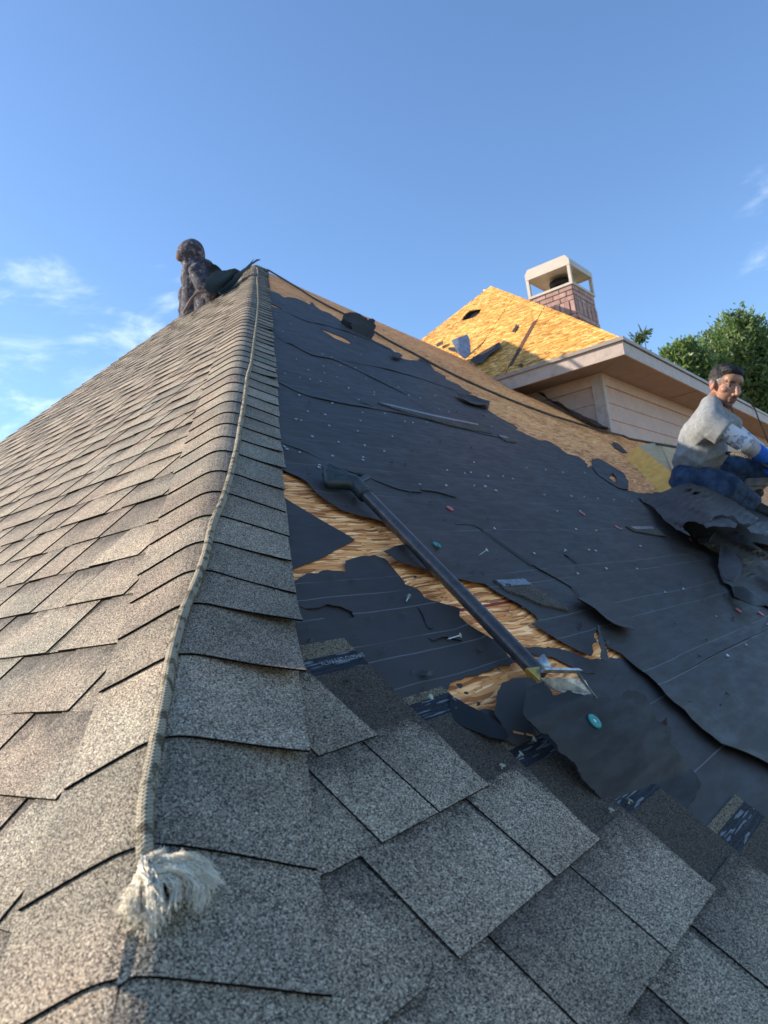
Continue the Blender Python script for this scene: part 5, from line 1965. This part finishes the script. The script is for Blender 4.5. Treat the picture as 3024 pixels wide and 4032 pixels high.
def skin(co):
    q = HMi @ (np.array(co) - hc) / HS
    x, y, z = q
    c = SK
    if z < -.30:
        return c
    c = lerp(c, SKR, .6 * math.exp(-((abs(x) - .045) ** 2 + (z + .02) ** 2) / .0006) if y > 0 else 0)
    c = lerp(c, (.46, .20, .14), math.exp(-(x * x + (z + .032) ** 2) / .0004) * .7 if y > .08 else 0)
    c = lerp(c, (.48, .17, .13), .8 if abs(x) > .074 and abs(y + .012) < .03 and abs(z) < .04 else 0)
    if y > .02:
        # stubble: moustache, goatee, jaw
        mo = math.exp(-((x / .032) ** 2 + ((z + .051) / .009) ** 2)) + math.exp(-((x / .026) ** 2 + ((z + .094) / .017) ** 2)) + .8 * math.exp(-(((abs(x) - .032) / .011) ** 2 + ((z + .075) / .022) ** 2))
        c = lerp(c, STUB, min(.92, mo))
        c = lerp(c, (.16, .09, .07), .5 * sstep(-.05, -.09, z))
        c = lerp(c, (.24, .095, .08), .9 * math.exp(-((x / .019) ** 2 + ((z + .0725) / .005) ** 2)))
        c = lerp(c, (.05, .02, .018), math.exp(-((x / .022) ** 2 + ((z + .067) / .0022) ** 2)))
    if y > .05:
        br = math.exp(-(((abs(x) - .033) / .020) ** 4 + ((z - .031 + abs(abs(x) - .033) * .15) / .0062) ** 2))
        c = lerp(c, HAIR, min(.95, br * 1.2))
        ey = math.exp(-(((abs(x) - .032) / .017) ** 2 + ((z - .008) / .010) ** 2))
        c = lerp(c, (.10, .05, .04), ey * .85)
        if abs(abs(x) - .032) < .0125 and abs(z - .005) < .0048:
            c = (.24, .20, .18)
            if abs(x - (.036 if x > 0 else -.028)) < .0055:
                c = (.012, .008, .006)
    # grey-flecked sides
    if abs(x) > .055 and y < .03 and z > -.02:
        c = lerp(c, (.12, .095, .085), .8 * sstep(-.02, .02, z))
    return c


paint(bme, skin)
MSKIN = vcol_mat('skin', .48, bmp=.12, bscale=220, spec=.4)
man_body = mp('body', bme, MSKIN)
# hair: short cap, longer on top
hair = [he(0, -.030, .050, .081, .088, .078), he(0, .012, .086, .066, .066, .036), he(0, .045, .090, .050, .036, .022), he(.03, .03, .092, .03, .04, .024), he(-.03, .03, .092, .03, .04, .024)]
hme = blob(hair, .004, 1)


def hairf(co, n):
    return .0030 * noise.noise(Vector(co) * 150) + .004 * noise.noise(Vector(co) * 55)


displace(hme, hairf)


def hairc(co):
    q = HMi @ (np.array(co) - hc) / HS
    k = sstep(.045, .005, q[2]) * (1 if q[1] < .04 else .4)
    return lerp(HAIR, (.11, .10, .095), k * .9)


paint(hme, hairc)
mp('hair', hme, vcol_mat('hair', .6, bmp=.5, bscale=500))
# t-shirt
MSHIRT = cloth_mat('grey_jersey', (.195, .20, .205), (.28, .285, .28), 26, fold=.02)
sl_end = P3(2858, 1704, 4.32)
sl_endf = P3(2880, 1690, 4.82)
shirt = [('c', neckb + V3(0, .02, 0), .072, chest, .128), ('c', chest, .126, belly, .138), ('c', belly, .138, P3(2764, 1792, 4.60), .124),
         ('c', chest + V3(-.045, 0, .0), .085, P3(2712, 1806, 4.6), .084), ('c', neckb, .066, sh_n, .078), ('c', neckb, .066, sh_f, .078), ('c', sh_n, .080, sl_end, .086, 'flat'), ('c', sh_f, .080, sl_endf, .084, 'flat'),
         ('c', chest, .12, sh_n, .08), ('c', chest, .12, sh_f, .08), ('c', P3(2712, 1806, 4.62), .084, P3(2702, 1818, 4.62), .076)]
sme = blob(shirt, .007, 8)


def folds(co, n):
    q = M @ (np.array(co) - C0)
    px, py = 1512 + F * q[0] / q[2], 2016 + F * q[1] / q[2]
    low = sstep(1660, 1800, py)
    a = (px * .62 + py * .78) + 26 * noise.noise(Vector((px * .010, py * .010, 0)))
    d = .010 * low * (1 - abs(math.sin(a * .038))) ** 2 * (.4 + abs(noise.noise(Vector((px * .015, py * .008, 3)))) * 2)
    b = (-px * .35 + py * .94) + 20 * noise.noise(Vector((px * .012, py * .012, 5)))
    d += .005 * low * (1 - abs(math.sin(b * .05))) ** 2
    d += .0012 * noise.noise(Vector((px * .008, py * .008, 8.0)))
    # sleeve seam and hem
    return d


displace(sme, folds)
o = mp('t_shirt', sme, MSHIRT)
# long white and blue undersleeve
msl, nt_, b_ = new_mat('arm_sleeve')
P_ = wpos(nt_)
nz = noise_n(nt_, P_, 22, 3, .5, .8)
cz = ramp(nt_, nz.outputs[0], [(0, (.64, .66, .70)), (.52, (.60, .62, .67)), (.56, (.22, .26, .38)), (.66, (.30, .33, .40)), (.74, (.62, .64, .68))])
setb(nt_, b_, color=cz, rough=.85, normal=bump(nt_, noise_n(nt_, P_, 40, 3).outputs[0], .3, .006))
asl = blob([('c', P3(2850, 1695, 4.32), .056, elb, .055), ('c', elb + (P3(2850, 1695, 4.32) - elb) * .25, .055, elb, .054)], .006, 2)
mp('arm_sleeve', asl, msl)
MFORE = cloth_mat('grey_sleeve', (.25, .26, .30), (.36, .37, .42), 30, fold=.15)
mp('arm_sleeve', blob([('c', elb, .0545, P3(2978, 1778, 4.34), .046, 'flat')], .006, 2), MFORE)
asf = blob([('c', sl_endf, .056, elb_f, .055), ('c', elb_f, .055, wri_f, .044)], .008, 2)
mp('arm_sleeve', asf, msl)
MGLOVE = cloth_mat('blue_knit', (.010, .085, .42), (.018, .13, .58), 60, fold=.2)


def hand(w, d, side, nm, mat):
    """A loosely closed glove: palm, four unequal bent fingers and a thumb, gripping along `side`."""
    d = d / np.linalg.norm(d)
    side = side - d * (side @ d); side /= np.linalg.norm(side)
    nrm = np.cross(d, side)
    pr = [('c', w, .034, w + d * .035, .036)]
    pal0 = w + d * .03
    pr += [('c', pal0 + side * s, .020, pal0 + d * .062 + side * s * 1.15, .019) for s in (-.027, -.009, .009, .027)]
    for s, L in ((-.031, .040), (-.010, .047), (.010, .050), (.031, .044)):
        k0 = pal0 + d * .068 + side * s
        k1 = k0 + d * L * .75 - nrm * L * .5
        k2 = k1 - nrm * L * .7 - d * L * .15
        k3 = k2 - d * L * .45 - nrm * L * .15
        pr += [('c', k0, .0125, k1, .0115), ('c', k1, .0115, k2, .0105), ('c', k2, .0105, k3, .0095)]
    t0 = pal0 - side * .030
    t1 = t0 + d * .025 - side * .022 - nrm * .022
    t2 = t1 + d * .028 + side * .006 - nrm * .020
    pr += [('c', t0, .015, t1, .013), ('c', t1, .0125, t2, .0105)]
    return mp(nm, blob(pr, .0042, 2), mat)


hand(wri, wri - elb, V3(0, -.3, 1), 'glove', MGLOVE)
mp('glove_cuff', blob([('c', P3(2970, 1772, 4.335), .050, wri, .044)], .005, 1), MGLOVE)
hand(wri_f, V3(.8, .4, -.3), V3(0, -.3, 1), 'glove', MGLOVE)
# jeans
MJEAN = cloth_mat('blue_denim', (.014, .030, .068), (.042, .075, .135), 16, fold=.5, thread=500)
jeans = [('c', P3(2725, 1872, 4.66), .115, P3(2752, 1880, 4.66), .12), ('c', P3(2712, 1890, 4.60), .112, hip_n_, .108), ('c', hip_n_, .108, kn_n, .094), ('c', kn_n, .093, P3(2925, 1962, 4.57), .074), ('c', P3(2925, 1962, 4.57), .074, an_n, .068, 'flat'),
         ('c', hip_f, .11, kn_f, .098), ('c', P3(2750, 1865, 4.7), .11, hip_f, .11), ('c', kn_f, .096, P3(3005, 1880, 4.68), .07, 'flat'), ('c', P3(2770, 1862, 4.68), .10, P3(2890, 1852, 4.70), .10)]
jme = blob(jeans, .008, 3)


def jfold(co, n):
    q = M @ (np.array(co) - C0)
    px, py = 1512 + F * q[0] / q[2], 2016 + F * q[1] / q[2]
    return .006 * math.sin((px * .55 - py * .9) * .09 + 2.4 * noise.noise(Vector((px * .012, py * .012, 0)))) + .006 * noise.noise(Vector((px * .03, py * .03, 2)))


displace(jme, jfold)
mp('jeans', jme, MJEAN)
MCUFF = cloth_mat('grey_cuff', (.14, .145, .15), (.22, .225, .23), 30, fold=.6)
cme = blob([('c', P3(2998, 1892, 4.66), .056, P3(2925, 1915, 4.68), .044, 'flat')], .007, 2)
displace(cme, lambda co, n: .006 * math.sin((M @ (np.array(co) - C0))[1] * 180))
mp('trouser_cuff', cme, MCUFF)
MSHOE = plain_mat('shoe_leather', (.020, .017, .015), .6, var=.2)
mp('shoe', blob([('c', P3(2940, 1946, 4.72), .034, P3(2985, 1940, 4.66), .034), ('c', P3(2940, 1946, 4.72), .034, P3(2925, 1952, 4.74), .032)], .007, 2), MSHOE)
mp('shoe', blob([('c', P3(2958, 1988, 4.62), .046, P3(3000, 2012, 4.58), .042), ('c', P3(3000, 2012, 4.58), .042, P3(3040, 2025, 4.55), .036)], .007, 2), MSHOE)
# belt-line rope end
# ---- the hooded worker at the ridge
Zh = 7.9
hb = P3(775, 1225, Zh)
hood_p = thing('person', 'worker in a mottled hooded top crouched at the ridge with back turned', 'person', loc=tuple(hb))
hinv = Matrix.Translation(-hood_p.location)


def hpart(name, me, mat):
    o = obj(name, me, mat, hood_p)
    o.matrix_parent_inverse = hinv
    return o


mcam, nt_, b_ = new_mat('mottled_hoodie')
P_ = wpos(nt_)
nz = noise_n(nt_, P_, 21, 5, .75, .5)
nz2 = noise_n(nt_, P_, 5, 2)
cz = ramp(nt_, nz.outputs[0], [(0, (.012, .012, .015)), (.40, (.03, .028, .038)), (.52, (.055, .045, .06)), (.59, (.14, .125, .145)), (.66, (.27, .26, .26)), (.76, (.06, .05, .05))])
setb(nt_, b_, color=cz, rough=.9, normal=bump(nt_, noise_n(nt_, P_, 14, 3).outputs[0], .5, .03))
hbody = [('e', P3(742, 1008, Zh), (.105, .115, .11)), ('c', P3(742, 1020, Zh), .07, P3(765, 1060, Zh), .08), ('c', P3(770, 1075, Zh), .11, P3(785, 1235, Zh + .02), .15), ('c', P3(715, 1012, Zh - .02), .05, P3(735, 1015, Zh), .08), ('c', P3(780, 1230, Zh), .13, P3(870, 1240, Zh - .15), .08), ('c', P3(870, 1240, Zh - .15), .07, P3(835, 1290, Zh - .1), .06)]
bme2 = blob(hbody, .012, 2)
paint(bme2, lambda co: (.30, .15, .10))
hpart('body', bme2, MSKIN)
hoodie = [('e', P3(752, 995, Zh), (.140, .145, .135)), ('e', P3(752, 976, Zh), (.105, .11, .09)), ('c', P3(722, 1006, Zh - .02), .075, P3(760, 1000, Zh), .125), ('c', P3(755, 1025, Zh), .11, P3(765, 1060, Zh), .12), ('c', P3(772, 1075, Zh), .150, P3(770, 1250, Zh + .02), .155),
          ('c', P3(775, 1065, Zh - .17), .085, P3(800, 1125, Zh - .22), .085), ('c', P3(800, 1125, Zh - .22), .085, P3(838, 1165, Zh - .25), .075), ('c', P3(775, 1065, Zh + .17), .085, P3(735, 1150, Zh + .2), .08), ('c', P3(735, 1150, Zh + .2), .08, P3(728, 1235, Zh + .15), .07), ('e', P3(800, 1048, Zh), (.11, .10, .07)), ('c', P3(810, 1150, Zh - .05), .13, P3(820, 1230, Zh - .1), .14)]
hm = blob(hoodie, .013, 3)
displace(hm, lambda co, n: .014 * noise.noise(Vector(co) * 9) + .010 * math.sin((M @ (np.array(co) - C0))[1] * 70) * noise.noise(Vector(co) * 4))
hpart('hooded_top', hm, mcam)
hpart('face_mask', blob([('e', P3(706, 1008, Zh - .055), (.032, .05, .055))], .006, 2), plain_mat('pink_cloth', (.16, .10, .095), .9, var=.5, scale=40))
hpart('trousers', blob([('c', P3(775, 1240, Zh), .15, P3(865, 1250, Zh - .15), .10), ('c', P3(865, 1250, Zh - .15), .09, P3(830, 1305, Zh - .1), .08)], .014, 2), plain_mat('dark_trousers', (.02, .02, .024), .9))
# harness hose arcing at his side
arc = [P3(x, y, Zh - .36) for x, y in ((722, 1232), (738, 1205), (755, 1175), (775, 1155), (800, 1148), (820, 1153), (828, 1165))]
obj('bent_hose', tube(smooth_path(arc, 40), .014, 8), plain_mat('brown_rubber', (.16, .10, .075), .6), label='thin brown hose arching beside the hooded worker at the ridge', category='hose')

# green-black felt draped at the ridge beside him
MFG = felt_mat('felt_green', (), .6, (.026, .036, .036))


def pxL(l, h=.0):
    out = []
    for p in l:
        q = ray(p) * tL(p, h) - NL * h
        out.append((q[1], q[0] * kL))
    return out


def at_depth(zf):
    return lambda x, y, seed: P3(x, y, zf(x, y) + .05 * noise.noise(Vector((x * .02, y * .02, seed))))


drape('stiff dark felt sheet curling up beside the hooded worker', [(802, 1136), (815, 1100), (835, 1075), (868, 1066), (905, 1060), (924, 1056), (945, 1066), (930, 1090), (908, 1116), (885, 1135), (862, 1148), (824, 1153)], at_depth(lambda x, y: 7.55 + (x - 860) * .0035), MFG, 51.0)
drape('long torn felt tongue poking up past the top of the hip', [(858, 1150), (885, 1128), (905, 1108), (925, 1080), (948, 1066), (975, 1045), (990, 1030), (1000, 1018), (992, 1034), (1012, 1020), (1028, 1022), (1010, 1030), (992, 1042), (978, 1062), (950, 1090), (925, 1118), (905, 1140), (880, 1160)], at_depth(lambda x, y: 7.35 + (x - 860) * .0058), MFG, 53.0)
drape('dark felt bundle behind the shoulder of the hooded worker', [(800, 1035), (825, 1030), (850, 1042), (872, 1062), (880, 1075), (850, 1085), (815, 1075)], at_depth(lambda x, y: 7.9), MFG, 55.0)

# small brown leaf stuck on the flap's edge
lq = bp((2612, 2858), .03)
la, lb_ = V3(.35, -.93, .1), V3(.93, .35, 0)
v = [lq + la * a + lb_ * b for a, b in ((-.016, 0), (-.006, .006), (.006, .006), (.018, .001), (.006, -.005), (-.006, -.005))]
obj('dry_leaf', mesh(v, [(0, 1, 2, 3, 4, 5)]), plain_mat('dry_leaf', (.045, .028, .018), .8), label='small dry brown leaf caught on the right edge of the torn flap', category='leaf')
for p, l_, lab in (((2042, 2885), .009, 'thin orange wood splinter on the curled dark felt scrap'), ((2086, 2893), .006, 'small wood chip below the shovel on dark felt')):
    c = bp(p, .03)
    d1, d2 = V3(1, .2, 0) * l_, V3(-.2, 1, 0) * .0016
    obj('wood_chip', mesh([c - d1 - d2, c + d1 - d2 * .4, c + d1 * .9 + d2, c - d1 * .8 + d2] + [q_ + V3(0, .0008, .002) for q_ in (c - d1 - d2, c + d1 - d2 * .4, c + d1 * .9 + d2, c - d1 * .8 + d2)], [(0, 1, 2, 3), (7, 6, 5, 4), (0, 4, 5, 1), (1, 5, 6, 2), (2, 6, 7, 3), (3, 7, 4, 0)]), plain_mat('wood_chip', (.38, .20, .08), .8), label=lab, category='wood chip')

# ================================================================== trees
mleaf, nt_, b_ = new_mat('oak_leaf')
P_ = wpos(nt_)
tn = node(nt_, 'ShaderNodeAttribute', attribute_name='tone').outputs['Fac']
cz = ramp(nt_, tn, [(0, (.07, .115, .045)), (.4, (.16, .225, .085)), (.8, (.25, .31, .13)), (1, (.40, .43, .25))])
setb(nt_, b_, color=cz, rough=.42, spec=.5)
tr_ = node(nt_, 'ShaderNodeBsdfTranslucent', {'Color': mixc(nt_, 1.0, cz, (1.1, 1.25, .55), 'MULTIPLY')})
mx_ = node(nt_, 'ShaderNodeMixShader', {0: .42, 1: b_.outputs[0], 2: tr_.outputs[0]})
[n for n in nt_.nodes if n.type == 'OUTPUT_MATERIAL'][0]
nt_.links.new(mx_.outputs[0], [n for n in nt_.nodes if n.type == 'OUTPUT_MATERIAL'][0].inputs[0])
MBARK = plain_mat('bark', (.10, .08, .065), .95, var=.3, scale=12, bmp=.5)


def tree(name, label, base, crown, n_leaf, leaf, seed, group=None, twigs=()):
    """Tapered trunk and limbs; the crown is a cloud of leaf-sized faces clumped round the branch tips. crown = [(centre, radius)]."""
    r_ = random.Random(seed)
    t = thing(name, label, 'tree', group, loc=tuple(base))
    inv = Matrix.Translation(-Vector(base))
    cs = [np.array(c) for c, _ in crown]
    ctr = np.mean(cs, 0)
    fork = np.array([base[0], base[1], base[2] + (ctr[2] - base[2]) * .45])
    bm = bmesh.new()

    def limb(p, q, r0, r1):
        me = tube(smooth_path([p, (np.array(p) + np.array(q)) / 2 + np.array([r_.uniform(-.2, .2), r_.uniform(-.2, .2), r_.uniform(0, .3)]), q], 8), list(np.linspace(r0, r1, 8)), 8)
        bm.from_mesh(me)
        bpy.data.meshes.remove(me)
    limb(base, fork, .28, .19)
    for c, rad in crown:
        limb(fork, np.array(c), min(.12, .05 + rad * .1), min(.03, rad * .10))
        for _ in range(5):
            d = np.array([r_.gauss(0, 1) for _ in range(3)]); d /= np.linalg.norm(d)
            limb(np.array(c), np.array(c) + d * rad * .9, min(.03, rad * .10), .006)
    o = obj('trunk', bm, MBARK, t)
    o.matrix_parent_inverse = inv
    v, f, tone = [], [], []
    tot = sum(rad ** 2 for _, rad in crown)
    for c, rad in crown:
        n_cl = max(5, int(n_leaf * rad ** 2 / tot / 14))
        for _ in range(n_cl):
            d = np.array([r_.gauss(0, 1) for _ in range(3)]); d /= np.linalg.norm(d)
            rr_ = rad * (.25 + .75 * r_.random() ** .55)
            cl = np.array(c) + d * rr_ * np.array([1, 1, .85])
            ct = r_.random()
            axis = d + np.array([r_.gauss(0, .5), r_.gauss(0, .5), .5 + r_.gauss(0, .4)])
            axis /= np.linalg.norm(axis)
            for _ in range(14):
                k_s = min(1.0, .35 + rad * 1.2)
                p = cl + (axis * r_.uniform(-.20, .24) + np.array([r_.gauss(0, .07) for _ in range(3)])) * k_s
                a = np.array([r_.gauss(0, 1) for _ in range(3)]) + axis; a /= np.linalg.norm(a)
                b = np.cross(a, np.array([r_.gauss(0, 1) for _ in range(3)])); b /= np.linalg.norm(b)
                s = leaf * r_.uniform(.7, 1.3)
                n = len(v)
                up_ = np.cross(a, b) * s * .12
                v += [p, p + a * s * .5 + b * s * .22 + up_, p + a * s, p + a * s * .5 - b * s * .22 + up_]
                f.append((n, n + 1, n + 2, n + 3))
                tone.append(min(1, max(0, .55 * ct + .45 * r_.random())))
    me = mesh(v, f)
    at = me.attributes.new('tone', 'FLOAT', 'FACE')
    at.data.foreach_set('value', tone)
    o = obj('crown', me, mleaf, t)
    o.matrix_parent_inverse = inv
    return t


def cz_(px, py, z, rad_px):
    return (tuple(P3(px, py, z)), rad_px / F * z)


ZT = 17.0
crown = [cz_(2905, 1330, ZT, 95), cz_(2830, 1420, ZT - .4, 100), cz_(2980, 1400, ZT + .4, 110), cz_(2920, 1470, ZT, 130), cz_(2780, 1500, ZT - .5, 90), cz_(3040, 1500, ZT, 120), cz_(2860, 1580, ZT, 130), cz_(3000, 1620, ZT, 150), cz_(3120, 1450, ZT, 120), cz_(2905, 1270, ZT, 45), cz_(2800, 1330, ZT, 28), cz_(2960, 1310, ZT, 55), cz_(3120, 1620, ZT, 150), cz_(2940, 1720, ZT, 160)]
b0 = P3(2950, 1700, ZT)
tree('oak_tree', 'tall bushy green tree rising behind the head of the seated man', (b0[0], b0[1], 0), crown, 34000, .115, 3)
crown = [cz_(2690, 1410, 16, 60), cz_(2720, 1460, 16, 70), cz_(2632, 1410, 16, 22), cz_(2660, 1440, 16, 36), cz_(2700, 1370, 16, 26), cz_(2750, 1520, 16, 80), cz_(2660, 1500, 16, 70)]
b0 = P3(2690, 1500, 16)
tree('oak_tree', 'lower slender green tree just left of the tall one', (b0[0], b0[1], 0), crown, 12000, .11, 5)
crown = [cz_(2516, 1338, 14, 9), cz_(2536, 1320, 14, 9), cz_(2506, 1352, 14, 9), cz_(2545, 1440, 14, 26), cz_(2570, 1500, 14, 60)]
b0 = P3(2540, 1470, 14)
tree('young_tree', 'sprig of a small tree peeking over the upper eave by its corner', (b0[0], b0[1], 0), crown, 1900, .085, 9)

# ================================================================== ground
mg, nt_, b_ = new_mat('lawn')
P_ = wpos(nt_)
n_ = noise_n(nt_, P_, .6, 5, .6)
setb(nt_, b_, color=ramp(nt_, n_.outputs[0], [(.3, (.19, .175, .09)), (.7, (.31, .27, .17))]), rough=.95)
obj('ground', mesh([(-1500, -1500, 0), (1500, -1500, 0), (1500, 1500, 0), (-1500, 1500, 0)], [(0, 1, 2, 3)]), mg, kind='structure', label='lawn around the house')
